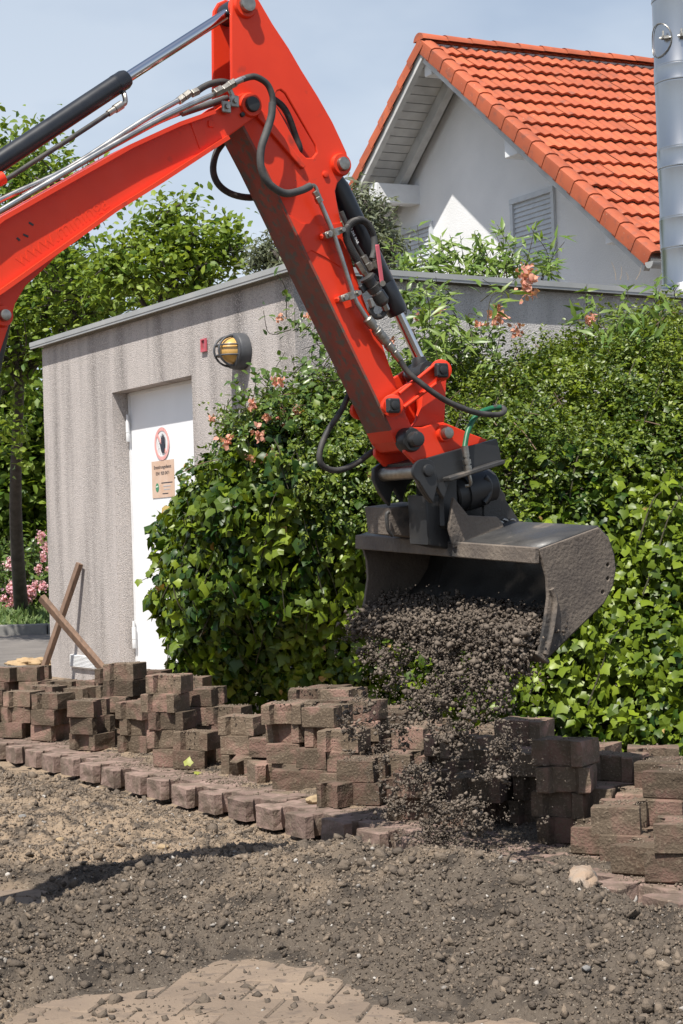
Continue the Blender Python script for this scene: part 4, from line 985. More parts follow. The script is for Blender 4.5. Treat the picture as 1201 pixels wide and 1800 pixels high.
tree('leafy_tree', 'leafy green broadleaf tree with dark trunk left of the utility building', A3(*(onZ(40, 1090, 0)[:2] * A3(.87, .87)), 0), onY(36, 640, 18.5),
     [blob(30, 420, 18.5, 150, 165), blob(95, 330, 18, 90, 85), blob(140, 520, 18, 130, 110), blob(-60, 560, 18.5, 150, 130), blob(20, 290, 18.5, 80, 70), blob(30, 640, 18.2, 80, 110), blob(-10, 760, 18.2, 90, 60)], 215, 50, OVAL, .092, 'tree_leaf', .05, .085)
tree('pale_leaved_tree', 'light green young tree rising behind the building roof beside the boom', A3(*onY(290, 900, 17)[:2], 0), onY(290, 600, 17),
     [blob(290, 470, 17, 90, 90), blob(250, 430, 17, 70, 70), blob(375, 460, 17, 55, 60), blob(340, 440, 17, 70, 55), blob(400, 420, 17, 28, 45), blob(200, 470, 17, 60, 60), blob(300, 375, 17, 40, 45)], 105, 44, OVAL, .085, 'tree_leaf', .035, .06, vm=.62, cl=.2)
tree('olive_tree', 'grey green fine-leaved tree behind the roof, partly hidden by the excavator arm', A3(*onY(575, 900, 15)[:2], 0), onY(575, 520, 15),
     [blob(575, 450, 15, 110, 45), blob(472, 430, 15, 16, 60), blob(455, 450, 15, 14, 22), blob(660, 410, 15, 34, 56), blob(685, 445, 15, 34, 32), blob(640, 350, 15, 14, 30), blob(500, 465, 15, 30, 20)], 170, 60, LANCE, .085, 'olive_leaf', .03, .06, LANCE, vm=.5, cl=.13)
tree('background_tree', 'dense dark green tree filling the gap behind the trunk at far left', A3(*onY(-30, 960, 25)[:2], 0), onY(-30, 820, 25),
     [blob(30, 760, 25, 80, 120), blob(-60, 720, 25, 110, 150), blob(40, 880, 25, 80, 60), blob(-40, 860, 25, 90, 80), blob(110, 820, 25, 60, 120), blob(20, 950, 25, 90, 35), blob(80, 930, 25, 60, 40)], 330, 40, OVAL, .17, 'tree_leaf', .06, .1, vm=.35, cl=.34)
tree('distant_tree', 'tall green tree far behind the flat roof, seen under the boom', A3(*onY(180, 960, 30)[:2], 0), onY(180, 700, 30),
     [blob(170, 560, 30, 120, 110), blob(60, 560, 30, 90, 100), blob(280, 560, 30, 90, 70), blob(100, 470, 30, 80, 70)], 110, 40, OVAL, .17, 'tree_leaf', .07, .12, vm=.4, cl=.36)

# ------------------------------------------------------------------ far left: road, kerb, verge, flowering shrubs
def slab(name, pts, z0, z1, m_, parent=None, kind='structure'):
    P = [(x, y, z0) for x, y in pts] + [(x, y, z1) for x, y in pts]; n = len(pts)
    o = obj(name, P, [tuple(range(n - 1, -1, -1)), tuple(range(n, 2 * n))] + [(i, (i + 1) % n, n + (i + 1) % n, n + i) for i in range(n)], m_, parent); o['kind'] = kind; return o
R0 = A3(-9, 20.9); R1 = A3(-2.2, 20.4)
slab('road', [(-14, 15.0), (-2.75, 14.6), (-2.75, 20.35), (-14, 20.9)], -.10, .006, 'asphalt')
kr = empty('kerb', (-4, 20.5, 0), kind='structure')
for k in range(12):
    xa = -14 + k * .95; m = MB(); m.bbox(A3(xa + .47, 20.95 - (xa + 14) * .045, .055), unit(A3(1, -.045, 0)), unit(A3(.045, 1, 0)), ZU, .468, .09, .075, .012); m.build('kerb_stone', 'kerb', kr)
slab('verge', [(-16, 21.1), (-2.4, 20.52), (-2.4, 30), (-16, 30)], -.10, .09, 'ground')
n = 9000; x = rng.uniform(-6.5, -2.5, n); y = rng.uniform(20.75, 22.4, n); 
zt = .09 + .22 * sst(20.75, 21.6, y) * (1 + .3 * fb2(x, y, 2, 2))
o = scatter('grass', *LANCE, np.stack([x, y, zt * rng.uniform(.5, 1, n)], 1), frames(rng.normal(0, .6, (n, 3)) + A3(0, -.7, .5), rng.normal(0, .5, (n, 3)) + ZU * .8), rng.uniform(.08, .17, n), 'grass', None, rng.random(n))
tag(o, 'low trimmed grassy ground cover behind the kerb at far left', 'grass', kind='stuff')
def flower_bush(px, py, r, h, label, nf):
    b = onY(px, 1085, 22.0); b[2] = .1; root = empty('flowering_shrub', b, label, 'shrub', 'flowering shrubs at far left')
    m2 = MB(); P_, R_, V_ = [], [], []
    for _ in range(46):
        t = b + A3(rng.normal(0, r), rng.normal(0, r * .5), h * rng.uniform(.25, 1.05)); sprig(m2, b + A3(rng.normal(0, r * .4), 0, 0), t, 18, 0, P_, R_, V_, .6, .005, .5, .06)
    m2.build('stems', 'twig', root)['kind'] = 'stuff'; PP, RR, VV = np.concatenate(P_), np.concatenate(R_), np.concatenate(V_)
    o = scatter('foliage', *OVAL, PP, RR, rng.uniform(.06, .11, len(PP)), 'rose_leaf', root, VV); o['kind'] = 'stuff'
    for fx, fy, fr in nf:
        for _ in range(4): flower(root, onY(fx + random.gauss(0, 5), fy + random.gauss(0, 5), 21.55), fr * .6, 'petal_pink')
flower_bush(18, 1040, .30, .75, 'shrub with clusters of pink flowers at the left frame edge', [(15, 992, .09), (22, 1036, .13), (8, 1062, .10), (34, 1046, .11), (24, 1058, .09)])
flower_bush(62, 1040, .28, .70, 'shrub with pale pink flowers right beside the building corner', [(55, 1042, .14), (48, 1056, .12), (62, 1034, .10), (42, 1068, .09), (80, 1030, .07)])
flower_bush(75, 1000, .25, 1.15, 'taller shrub with lilac flowers behind, at the building corner', [(72, 945, .09), (78, 985, .09), (66, 1000, .08), (80, 960, .08)])
flower_bush(25, 980, .4, 1.1, 'leafy green shrub behind the pink flowers at the foot of the tree', [])
b = bmesh.new(); bmesh.ops.create_icosphere(b, subdivisions=4, radius=1)
for v in b.verts:
    c = v.co.copy(); k = 1 + .3 * noise.noise(c * 2.2) + .2 * noise.noise(c * 6) + .12 * noise.noise(c * 13); v.co = Vector((c.x * .20 * k, c.y * .2 * k, max(c.z, -.3) * .055 * k))
me = bpy.data.meshes.new('sand_heap'); b.to_mesh(me); b.free(); finish(me, 'sand', 180)
o = bpy.data.objects.new('sand_heap', me); sp_ = onZ(48, 1176, 0); o.location = (sp_[0] - .1, sp_[1] + .6, .0); link(o)
tag(o, 'low heap of yellow sand behind the far block stacks at left', 'sand heap')

# ------------------------------------------------------------------ excavator: boom, stick, cylinders, hoses, coupler, bucket
EN = unit(A3(.55, -.835, 0)); EU = A3(-EN[1], EN[0], 0); Q0 = onY(745, 800, 5.35)
EM = frame(Q0, EU, ZU, EN)
exc = empty('excavator', A3(*(Q0 - EU * 3.0)[:2], PAVE_Z), 'red mini excavator boom and arm with black hydraulics tipping a ditching bucket', 'excavator')
def ex(px, py, off=0.0): return onP(px, py, Q0 + EN * off, EN)
def e2(px, py, off=0.0): q = ex(px, py, off) - Q0; return (float(q @ EU), float(q[2]))
def pl(name, pix, off, thick, m_, parent=exc, holes=(), bev=.004, ref=None):
    """plate whose outer (camera side) face lies at off"""
    ref = off if ref is None else ref      # plane on which the outline was measured
    return plate(name, [e2(x, y, ref) for x, y in pix], EM, thick, m_, parent, [[e2(x, y, ref) for x, y in h] for h in holes], bev, off - thick / 2)
MT['soil_fall'] = mat('falling soil', (.080, .066, .054), (.200, .164, .132), rough=.95, attr='var', spec=.15)
def exr(px, py, ref, off=0.0): return ex(px, py, ref) + EN * (off - ref)
def pc(px, py, r, n=20, a0=0, a1=360): return [(px + r * math.cos(math.radians(a0 + (a1 - a0) * i / n)), py + r * math.sin(math.radians(a0 + (a1 - a0) * i / n))) for i in range(n)]
SW = .060      # half width of the stick
LK = .092
BW = .082      # half width of the boom
def pin(px, py, r, off, l=.02, m_='steel', boss=None, parent=exc, bm='red', dome=True):
    c = ex(px, py, off); s = 5.2 / FPX
    if boss:
        mm = MB(); mm.lathe(c - EN * .03, c + EN * boss[1], [(0, boss[0] * s), (.8, boss[0] * s), (1, boss[0] * s * .9)], 28); mm.build('pin_boss', bm, parent, 40); c = c + EN * boss[1]
    mm = MB(); mm.lathe(c - EN * .01, c + EN * l, [(0, r * s), (.75, r * s), (.95, r * s * .92), (1, r * s * .7)], 24); return mm.build('pin', m_, parent, 40)

# ---- boom
boom_px = [(0, 383), (92, 331), (227, 255), (310, 217), (378, 194), (412, 170), (428, 163), (444, 164), (454, 174), (457, 190), (450, 205), (438, 214), (402, 240), (370, 260), (280, 320), (200, 370), (125, 424), (0, 512), (-60, 556), (-110, 620), (-150, 760), (-190, 860), (-260, 930), (-330, 900), (-250, 770), (-180, 620), (-120, 480)]
boom = pl('boom', boom_px, BW, .012, 'red')
pl('boom_far_side', boom_px, -BW + .012, .012, 'red', boom, ref=BW)
def strip(name, pix, off0, off1, thick, m_, parent=exc, ref=SW):
    """sheet joining the two side plates along an edge line measured on the near face (offset ref)"""
    P = []; F = []; pts = [e2(x, y, ref) for x, y in pix]
    for (a, z) in pts:
        for o_ in (off0, off1): P.append(Q0 + EU * a + ZU * z + EN * o_)
    n = len(pts)
    for i in range(n - 1): F.append((2 * i, 2 * i + 1, 2 * i + 3, 2 * i + 2))
    o = obj(name, P, F, m_, parent); md = o.modifiers.new('s', 'SOLIDIFY'); md.thickness = thick; md.offset = 0; return o
strip('boom_top_plate', [(-330, 905), (-250, 773), (-180, 623), (-120, 484), (0, 387), (92, 335), (227, 259), (310, 221), (372, 199)], -BW - .024, BW + .024, .012, 'red', boom, BW)
strip('boom_bottom_plate', [(-60, 552), (0, 513), (125, 424), (200, 370), (280, 320), (370, 261), (398, 243)], -BW - .018, BW + .018, .012, 'red', boom, BW)
for d_ in ([(262, 262), (336, 210), (342, 214), (268, 268)],): pass
pl('weld_plate', [(334, 212), (352, 204), (366, 252), (352, 262)], BW + .003, .004, 'red', boom, (), .001)
pin(440, 185, 13, BW, .012, 'black_paint', (21, .010), boom)
pin(425, 202, 4, BW, .010, 'black_paint', None, boom)
pin(3, 556, 9, BW - .020, .018, 'steel', (17, .016), boom)
m = MB(); m.bbox(ex(371, 218, BW + .002), EU, ZU, EN, .009, .009, .003, .001); m.build('pad', 'red', boom)
# boom lower cylinder (continues off the picture)
m = MB(); m.lathe(ex(3, 556, 0), ex(-70, 900, 0), [(0, .028), (.35, .028), (.36, .042), (1, .042)], 24); m.build('boom_cylinder', 'cyl_black', exc, 40)
arch = [(-60, 545), (0, 505), (125, 420), (110, 440), (77, 474), (46, 502), (28, 533), (20, 560), (12, 585), (0, 622), (-40, 700), (-100, 700)]
pl('cylinder_lug', arch, BW - .020, .016, 'red', boom)
pl('cylinder_lug', arch, -BW + .036, .016, 'red', boom, ref=BW - .020)
# swing post and slew foot that carry the boom, out of the picture to the left
fp = ex(-300, 915, 0); m = MB(); m.lathe(A3(fp[0], fp[1], PAVE_Z + .18), A3(fp[0], fp[1], fp[2] + .05), [(0, .17), (.3, .15), (1, .10)], 20); m.build('swing_post', 'black_paint', exc, 40)
m = MB(); q = A3(fp[0], fp[1], 0) - EU * .75
m.bbox(q + ZU * (PAVE_Z + .30), EU, EN, ZU, .62, .46, .16, .03); m.build('undercarriage', 'black_paint', exc)
for s_ in (-1, 1):
    m = MB(); m.bbox(q + EN * s_ * .58 + ZU * (PAVE_Z + .20), EU, EN, ZU, .80, .12, .20, .08); m.build('track', 'rubber', exc)

# ---- dipper cylinder above the boom
ca, cb = ex(0, 284, 0), ex(223, 137, 0); ca = ca + (ca - cb) * .55
rr = 17.2 * 4.85 / FPX; Lc = np.linalg.norm(cb - ca)
m = MB(); m.lathe(ca, cb, [(0, rr * .98), (.94, rr), (.94, rr * 1.02), (.955, rr * 1.02), (.957, rr), (.985, rr), (1, rr * .86)], 36); dc = m.build('dipper_cylinder', 'cyl_black', exc, 40)
re_ = ex(404, 21, 0); m = MB(); m.lathe(cb, re_, [(0, .0155), (1, .0155)], 28); m.build('piston_rod', 'chrome', dc, 40)
ce = exr(430, 10, SW); m = MB(); m.lathe(re_ - (re_ - cb) * .03, ce, [(0, .019), (.5, .022), (1, .022)], 20); m.lathe(ce - EN * .045, ce + EN * .045, [(0, .034), (1, .034)], 24); m.build('rod_eye', 'cyl_black', dc, 40)
hd = [ex(-90, 372, .02), ex(0, 322, .02), ex(60, 284, .02), ex(120, 246, .02), ex(175, 210, .02), ex(205, 190, .02)]
m = MB(); m.tube(hd, .0072, 10, 3); m.build('hose', 'rubber', dc, 60)
m = MB(); m.lathe(ex(190, 200, .02), ex(214, 184, .02), [(0, .0095), (.5, .0095), (.5, .0125), (1, .0125)], 10); m.tube([ex(214, 184, .02), ex(220, 181, .02), ex(220, 172, .02), ex(217, 162, .01)], .0075, 8, 3); m.build('hose_fitting', 'steel', dc, 40)
m = MB(); m.lathe(ex(-6, 318, .02), ex(6, 312, .02), [(0, .018), (1, .018)], 12); m.build('hose_fitting', 'red', dc, 40)

# ---- stick (dipper arm): two side plates joined by a belly plate and a back plate
stick_px = [(407, 160), (406, 30), (408, 0), (416, -14), (430, -20), (446, -14), (458, 4), (480, 42), (508, 84), (530, 122), (560, 170), (585, 214), (600, 246), (610, 268), (614, 290), (610, 304), (602, 312), (594, 322), (590, 336), (592, 350), (600, 391), (616, 460), (632, 512), (648, 555), (672, 612), (690, 664), (700, 692), (708, 715), (722, 745), (736, 765), (736, 782), (724, 790), (708, 788), (695, 775), (686, 757), (658, 697), (608, 594), (547, 468), (497, 364), (460, 288), (427, 224), (414, 190)]
slot = [(484, 168), (488, 160), (494, 158), (502, 164), (530, 212), (555, 255), (557, 268), (550, 277), (539, 277), (528, 266), (505, 220), (487, 188)]
stick = pl('stick', stick_px, SW, .011, 'red', exc, [slot])
pl('far_side_plate', stick_px, -SW + .011, .011, 'red', stick, [slot], ref=SW)
strip('belly_plate', [(426, 222), (460, 287), (497, 363), (547, 467), (608, 593), (658, 696), (686, 756)], -SW - .004, SW + .004, .008, 'red_worn', stick)
strip('belly_end', [(686, 756), (695, 775), (708, 789), (724, 791)], -SW - .003, SW + .003, .008, 'red', stick)
strip('back_plate', [(600, 391), (616, 460), (632, 512), (648, 555), (672, 612), (690, 664), (708, 715)], -SW, SW, .008, 'red', stick)
strip('inner_web', [(418, 205), (470, 215), (560, 300), (592, 345)], -SW + .012, SW - .012, .008, 'red', stick)
for pts in ([(452, 194), (460, 192), (466, 197), (533, 284), (538, 292), (534, 296), (528, 292), (454, 206)],):
    pl('rib', pts, SW + .012, .012, 'red', stick, (), .003)
pl('doubler_plate', [(497, 366), (506, 376), (530, 392), (570, 396), (600, 391), (616, 460), (600, 470), (572, 452), (548, 440), (536, 446)], SW + .003, .004, 'red', stick, (), .001)
pin(430, 10, 14, SW, .016, 'steel', (22, .012), stick)
pin(598, 290, 12, SW, .014, 'steel', (20, .014), stick)
pin(572, 307, 6, SW, .006, 'red', None, stick)
m = MB(); m.lathe(exr(440, 185, BW, -BW), exr(440, 185, BW, BW), [(0, .022), (1, .022)], 20); m.build('pivot_pin', 'steel', stick, 40)

# ---- bucket cylinder on the right side of the stick
b0_, b1_ = exr(598, 290, SW), ex(700, 551, 0); m = MB()
rb = 19.5 * 5.25 / FPX
m.lathe(b0_, b1_, [(0, rb * .6), (.14, rb), (.78, rb), (.785, rb * .97), (.79, rb), (.97, rb), (1, rb * .9)], 32); bc_ = m.build('bucket_cylinder', 'cyl_black', exc, 40)
m = MB(); m.lathe(b0_ - EN * .05, b0_ + EN * .05, [(0, .034), (1, .034)], 20); m.build('cylinder_eye', 'cyl_black', bc_, 40)
r1_ = ex(740, 636, 0); m = MB(); m.lathe(b1_, r1_, [(0, .0165), (1, .0165)], 28); m.build('piston_rod', 'chrome', bc_, 40)
m = MB(); m.lathe(ex(736, 628, 0), exr(772, 652, LK), [(0, .020), (.4, .027), (1, .027)], 20); m.lathe(exr(772, 652, LK, -.04), exr(772, 652, LK, .04), [(0, .036), (1, .036)], 24); m.build('rod_eye', 'black_paint', bc_, 40)

# ---- bucket linkage
link_px = pc(690, 713, 17, 12, 60, 260) + [(770, 640)] + pc(772, 652, 16, 12, 260, 420)
lk = pl('side_link', link_px, LK, .016, 'red', exc, (), .003)
for a_, b__ in (((702, 692), (765, 641)), ((710, 716), (776, 667))):
    m = MB(); m.tube([ex(*a_, LK + .004), ex(*b__, LK + .004)], .006, 8, 1); m.build('link_rib', 'red', lk, 50)
pl('side_link', link_px, -LK + .016, .016, 'red', exc, (), .003, ref=LK)
m = MB(); m.lathe(exr(690, 713, LK, -LK), exr(690, 713, LK, LK), [(0, .02), (1, .02)], 20); m.lathe(exr(772, 652, LK, -LK), exr(772, 652, LK, LK), [(0, .02), (1, .02)], 20); m.build('link_pins', 'steel', lk, 40)
for px, py in ((690, 713), (775, 651)):
    m = MB(); m.lathe(ex(px, py, LK), ex(px, py, LK + .012), [(0, .034), (.9, .034), (1, .031)], 28); m.build('pin_collar', 'red', lk, 40)
    c = ex(px + 1, py, LK + .020); m = MB(); m.bbox(c, EU, ZU, EN, .022, .022, .010, .004); m.build('pin_block', 'black_paint', lk)
    m = MB(); m.lathe(c + EN * .009, c + EN * .016, [(0, .014), (.8, .014), (1, .011)], 20); m.build('pin_bolt', 'black_paint', lk, 40)
rk = pl('rocker', [(748, 652), (786, 652), (784, 700), (782, 742), (770, 750), (724, 752), (734, 738), (740, 715), (742, 690)], .050, .018, 'red', exc, (), .004)
pl('rocker_far_side', [(748, 652), (786, 652), (784, 700), (782, 742), (770, 750), (724, 752), (734, 738), (740, 715), (742, 690)], -.032, .018, 'red', rk, (), .004, ref=.05)
m = MB(); q = exr(763, 700, .05); m.bbox(q, EU, EN, ZU, .012, .04, .07, .004); m.build('rocker_web', 'red', rk)

# ---- quick coupler (red) and tilt head (black)
cp_px = [(714, 760), (722, 751), (744, 751), (765, 744), (780, 742), (795, 748), (830, 763), (858, 773), (840, 785), (794, 796), (731, 815), (712, 795)]
cpl = pl('coupler', cp_px, .088, .016, 'red', exc, (), .003)
pl('coupler_far_side', cp_px, -.072, .016, 'red', cpl, (), .003, ref=.088)
pin(722, 773, 14, .088, .030, 'black_paint', (22, .014), cpl, 'black_paint'); pin(779, 762, 11, .088, .022, 'steel', (16, .012), cpl)
m = MB(); m.lathe(exr(722, 773, .088, -.085), exr(722, 773, .088, .085), [(0, .026), (1, .026)], 20); m.lathe(exr(779, 762, .088, -.085), exr(779, 762, .088, .085), [(0, .026), (1, .026)], 20); m.build('coupler_pins', 'steel', cpl, 40)
th_px = [(731, 816), (741, 808), (800, 791), (874, 771), (878, 788), (882, 808), (840, 824), (800, 838), (791, 846), (781, 877), (774, 866), (767, 853), (763, 862), (760, 884), (752, 876), (740, 858), (730, 836)]
tilt = pl('tilt_head', th_px, .120, .018, 'black_paint', exc, (), .003)
pl('tilt_head_far_side', th_px, -.102, .018, 'black_paint', tilt, (), .003, ref=.12)
pl('hook_cheek', pc(748, 828, 22, 14, 120, 330) + [(770, 850), (762, 884), (754, 874)], .134, .012, 'black_paint', tilt, (), .003)
pin(752, 827, 11, .134, .010, 'black_paint', None, tilt)
m = MB(); m.lathe(exr(752, 827, .134, -.12), exr(752, 827, .134, .12), [(0, .022), (1, .022)], 20); m.build('hook_pin', 'steel', tilt, 40)
A_, B_ = ex(784, 843, .135), ex(881, 812, .135); ax = unit(B_ - A_)
m = MB(); m.bbox((A_ + B_) / 2, ax, EN, np.cross(ax, EN), np.linalg.norm(B_ - A_) / 2, .022, .007, .003); m.build('ledge', 'bucket', tilt)
for s_, nm in ((0, 'top_plate'),):
    m = MB(); A_, B_ = exr(745, 815, .12), exr(872, 782, .12); ax = unit(B_ - A_); m.box((A_ + B_) / 2, ax, EN, np.cross(ax, EN), np.linalg.norm(B_ - A_) / 2, .101, .008); m.build('top_plate', 'black_paint', tilt)
c = ex(826, 862, 0); m = MB(); ax = unit(ex(870, 850, 0) - ex(790, 872, 0))
m.lathe(c - ax * .085, c + ax * .085, [(0, .05), (.04, .056), (.25, .056), (.26, .062), (.74, .062), (.75, .056), (.96, .056), (1, .05)], 30); m.build('tilt_motor', 'black_paint', tilt, 40)
m = MB(); m.tube([ex(852, 838, .05), ex(860, 850, .05), ex(859, 870, .05), ex(850, 884, .05)], .011, 10, 4); m.build('locking_hook', 'black_paint', tilt, 60)
c = ex(768, 880, 0); m = MB(); m.bbox(c, EU, EN, ZU, .035, .07, .09, .01); m.build('swivel_block', 'black_paint', tilt)

# ---- bucket, tilted a little about the travel axis
BH = .475; TILT = math.radians(3.6)
Rt = Matrix.Rotation(TILT, 3, Vector(EU)); PV = ex(820, 950, 0)
def bt(P): return np.array(Rt @ Vector(np.asarray(P) - PV)) + PV
near_px = [(948, 966), (1053, 927), (1070, 945), (1080, 975), (1083, 1000), (1078, 1030), (1062, 1060), (960, 1160), (947, 1150), (958, 1095), (964, 1050), (962, 1015), (955, 990)]
# measure the side outline on the (untilted) near side plane so that after the tilt it lands where the photo shows it
Rti = Rt.inverted(); n_t = np.array(Rt @ Vector(EN))
def bpx(px, py, off):
    q = onP(px, py, PV + n_t * off, n_t); w = np.array(Rti @ Vector(q - PV)); return (float(w @ EU), float(w[2]))
prof = [bpx(x, y, BH) for x, y in near_px]
BM = frame(PV, np.array(Rt @ Vector(EU)), np.array(Rt @ Vector(ZU)), n_t)
def bl(a, z, o_): return np.array(BM @ Vector((a, z, o_)))
bk = empty('bucket', PV, None, None); bk.parent = exc; bk.matrix_parent_inverse = exc.matrix_basis.inverted()
bk['label'] = 'wide mud-caked ditching bucket'
def bplate(name, pts, off, th, m_, holes=(), bev=.003): return plate(name, pts, BM, th, m_, bk, holes, bev, off - th / 2)
hol = [circ(bpx(x, y, BH), .006, 10) for x, y in ((1069, 993), (1069, 1017), (1060, 1041))]
bplate('side_plate', prof, BH, .012, 'bucket_mud', hol); bplate('side_plate', prof, -BH + .012, .012, 'bucket_mud')
# curved shell: top front edge -> back -> lip
shell = smooth_poly(prof, 3)
sh_pts = [prof[0], ((prof[0][0] + prof[1][0]) / 2, (prof[0][1] + prof[1][1]) / 2)] + prof[1:8]
P = []; F = []
for (a, z) in sh_pts:
    for k in range(9): P.append(bl(a, z, BH - .006 - (2 * BH - .012) * k / 8))
for i in range(len(sh_pts) - 1):
    for k in range(8): F.append((i * 9 + k, i * 9 + k + 1, i * 9 + k + 10, i * 9 + k + 9))
o = obj('shell', P, F, 'bucket', bk, 50); md = o.modifiers.new('s', 'SOLIDIFY'); md.thickness = .010; md.offset = 0
# front beam under the top edge, with the lower return
bx = np.array([prof[0][0], prof[0][1]])
m = MB(); cbm = bl(bx[0] - .004, bx[1] - .018, 0); m.bbox(cbm, BM.to_3x3().col[0], BM.to_3x3().col[2], BM.to_3x3().col[1], .010, BH - .004, .024, .003); m.build('top_beam', 'bucket_mud', bk)
lip = np.array(prof[8]); l2 = np.array(prof[7])
m = MB(); d_ = unit(l2 - lip); cc = bl(*(lip + d_ * .02 + A3(.0, .0)), 0)
m.bbox(cc, np.array(BM.to_3x3() @ Vector((d_[0], d_[1], 0))), n_t, np.array(BM.to_3x3() @ Vector((-d_[1], d_[0], 0))), .028, BH + .003, .007, .003); m.build('cutting_edge', 'bucket_mud', bk)
# stiffener bar along the front edge of both sides
for s_ in (1, -1):
    st = [bl(a, z, s_ * (BH + .004)) for a, z in ([bpx(x, y, BH) for x, y in ((968, 1035), (975, 1060), (968, 1110), (958, 1150))])]; m = MB(); m.tube(st, .009, 6, 3); m.build('edge_bar', 'bucket_mud', bk, 60)
# mounting ears and box on top
def bp_(px, py, off): return bl(*bpx(px, py, off), off)
ear = [(798, 874), (824, 906), (874, 908), (884, 918), (892, 952), (800, 962), (790, 930)]
bplate('ear', [bpx(x, y, .10) for x, y in ear], .10, .014, 'bucket_mud')
ear2 = [(855, 836), (868, 842), (889, 870), (890, 880), (920, 925), (866, 930), (850, 905)]
bplate('ear', [bpx(x, y, .02) for x, y in ear2], .02, .014, 'bucket')
bplate('ear', [bpx(x, y, -.08) for x, y in [(812, 850), (830, 848), (860, 880), (885, 925), (800, 930)]], -.08, .014, 'bucket')
c1 = [(752, 872), (792, 868), (796, 940), (792, 966), (756, 958)]
bplate('saddle_block', [bpx(x, y, .06) for x, y in c1], .05, .10, 'black_paint', (), .006)
bxp = [(684, 893), (748, 884), (750, 948), (690, 940)]
bplate('side_box', [bpx(x, y, -.10) for x, y in bxp], -.10, .14, 'bucket_mud', (), .006)
hb = [bp_(684, 900, -.09), bp_(680, 905, -.09), bp_(682, 930, -.09), bp_(690, 942, -.09)]
m = MB(); m.tube(hb, .006, 8, 3); m.build('lifting_eye', 'bucket', bk, 60)
m = MB()
for t in range(5): q = bp_(872 + t * 7, 917 + (t % 2) * 4, .04); m.tube([q + A3(-.012, 0, 0), q + A3(0, -.006, .008), q + A3(.012, 0, 0), q + A3(0, .006, -.008), q + A3(-.012, 0, 0)], .004, 6, 3)
m.build('chain', 'steel', bk, 60)

# ---- hydraulic lines
def hose(name, pix, off, r, m_, parent=stick, sub=5, n=10):
    offs = off if isinstance(off, (list, tuple)) else [off] * len(pix)
    mm = MB(); mm.tube([ex(x, y, o_) for (x, y), o_ in zip(pix, offs)], r, n, sub); return mm.build(name, m_, parent, 70)
def z1(pts): return [(x / 2.0017, y / 2.0017) for x, y in pts]
def nut(a, b, r, m_='steel', parent=stick, n=6, off=.1):
    mm = MB(); mm.lathe(ex(*a, off), ex(*b, off), [(0, r * .92), (.08, r), (.92, r), (1, r * .92)], n); return mm.build('fitting', m_, parent)
O1 = .115
hose('hose', z1([(850, 280), (880, 271), (905, 272), (940, 295), (958, 335), (960, 370)]), O1, .0095, 'rubber')
hose('hose_sheath', z1([(959, 362), (955, 410), (938, 465), (920, 520), (918, 580), (935, 630), (970, 665), (1010, 681), (1060, 670), (1092, 655)]), [O1, O1, O1, O1, O1, O1, O1, .11, .10, .095], .0115, 'sheath')
hose('steel_elbow', [(543, 328), (551, 326), (556, 331), (559, 342)], .09, .0062, 'steel')
nut((553, 336), (560, 347), .0105, off=.09); nut((558, 346), (563, 356), .0115, off=.09)
tube_px = [(561, 352), (589, 418), (621, 517), (634, 542), (645, 560)]
hose('steel_line', tube_px, .088, .0078, 'steel_tube', sub=3)
for px, py in ((589, 409), (617, 520)):
    ctr = ex(px - 2, py, .083); ax = unit(ex(px + 14, py - 5, .08) - ex(px - 14, py + 5, .08)); up = np.cross(EN, ax)
    m = MB(); m.bbox(ctr - ax * .004, ax, up, EN, .034, .010, .012, .003); m.lathe(ctr - up * .011 + EN * .004, ctr + up * .011 + EN * .004, [(0, .0145), (1, .0145)], 16); cl_ = m.build('clamp', 'steel', stick, 40)
    for s_ in (-1, 1):
        m = MB(); m.lathe(ctr + ax * .026 * s_ + EN * .010, ctr + ax * .026 * s_ + EN * .018, [(0, .008), (1, .008)], 6); m.build('bolt', 'steel', cl_)
    m = MB(); m.bbox(ctr - ax * .03 - EN * .015, ax, up, EN, .012, .009, .013, .004); m.build('clamp_foot', 'red', stick)
# quick couplings in the line
CQ = [(645, 559), (703, 632)]
cA, cB = ex(*CQ[0], .09), ex(*CQ[1], .09)
m = MB(); m.lathe(cA, cB, [(0, .011), (.02, .016), (.18, .016), (.19, .011), (.25, .011), (.26, .0150), (.30, .0150), (.31, .0165), (.36, .0165), (.37, .0155), (.42, .0165), (.47, .0165), (.48, .0155), (.56, .0160), (.57, .012), (.62, .012), (.63, .0145), (.74, .0145), (.75, .010), (.8, .010), (.81, .0125), (1, .0115)], 18); m.build('quick_coupling', 'steel', stick, 30)
H2 = [(701, 630), (717, 654), (738, 672), (766, 693), (789, 707), (817, 719), (840, 726), (864, 729), (880, 728), (887, 722), (882, 716), (866, 717)]
hose('hose', H2, [.09, .10, .115, .13, .135, .14, .14, .14, .14, .13, .115, .11], .0090, 'rubber')
hose('green_hose', [(880, 716), (864, 718), (847, 724), (833, 737), (822, 760), (817, 786)], [.115, .11, .115, .12, .13, .14], .0088, 'green_hose')
m = MB(); m.lathe(ex(817, 784, .14), ex(824, 832, .14), [(0, .011), (.4, .011), (.4, .009), (.5, .009), (.5, .0135), (.66, .0135), (.66, .009), (.72, .009), (.72, .013), (1, .013)], 12); m.tube([ex(824, 832, .14), ex(827, 846, .14), ex(826, 852, .13), ex(818, 854, .12)], .006, 8, 3); m.build('hose_fitting', 'steel', tilt, 40)
hose('hose', [(640, 640), (615, 690), (600, 722), (575, 760), (562, 797), (567, 818), (591, 827), (624, 816), (661, 790), (700, 770)], [-.09, -.11, -.12, -.13, -.13, -.13, -.13, -.12, -.11, -.09], .0095, 'rubber')
hose('hose', [(404, 232), (393, 250), (380, 270), (375, 300), (385, 325), (410, 342), (447, 347), (480, 335)], [-.10, -.11, -.12, -.12, -.12, -.12, -.11, -.09], .0105, 'rubber')
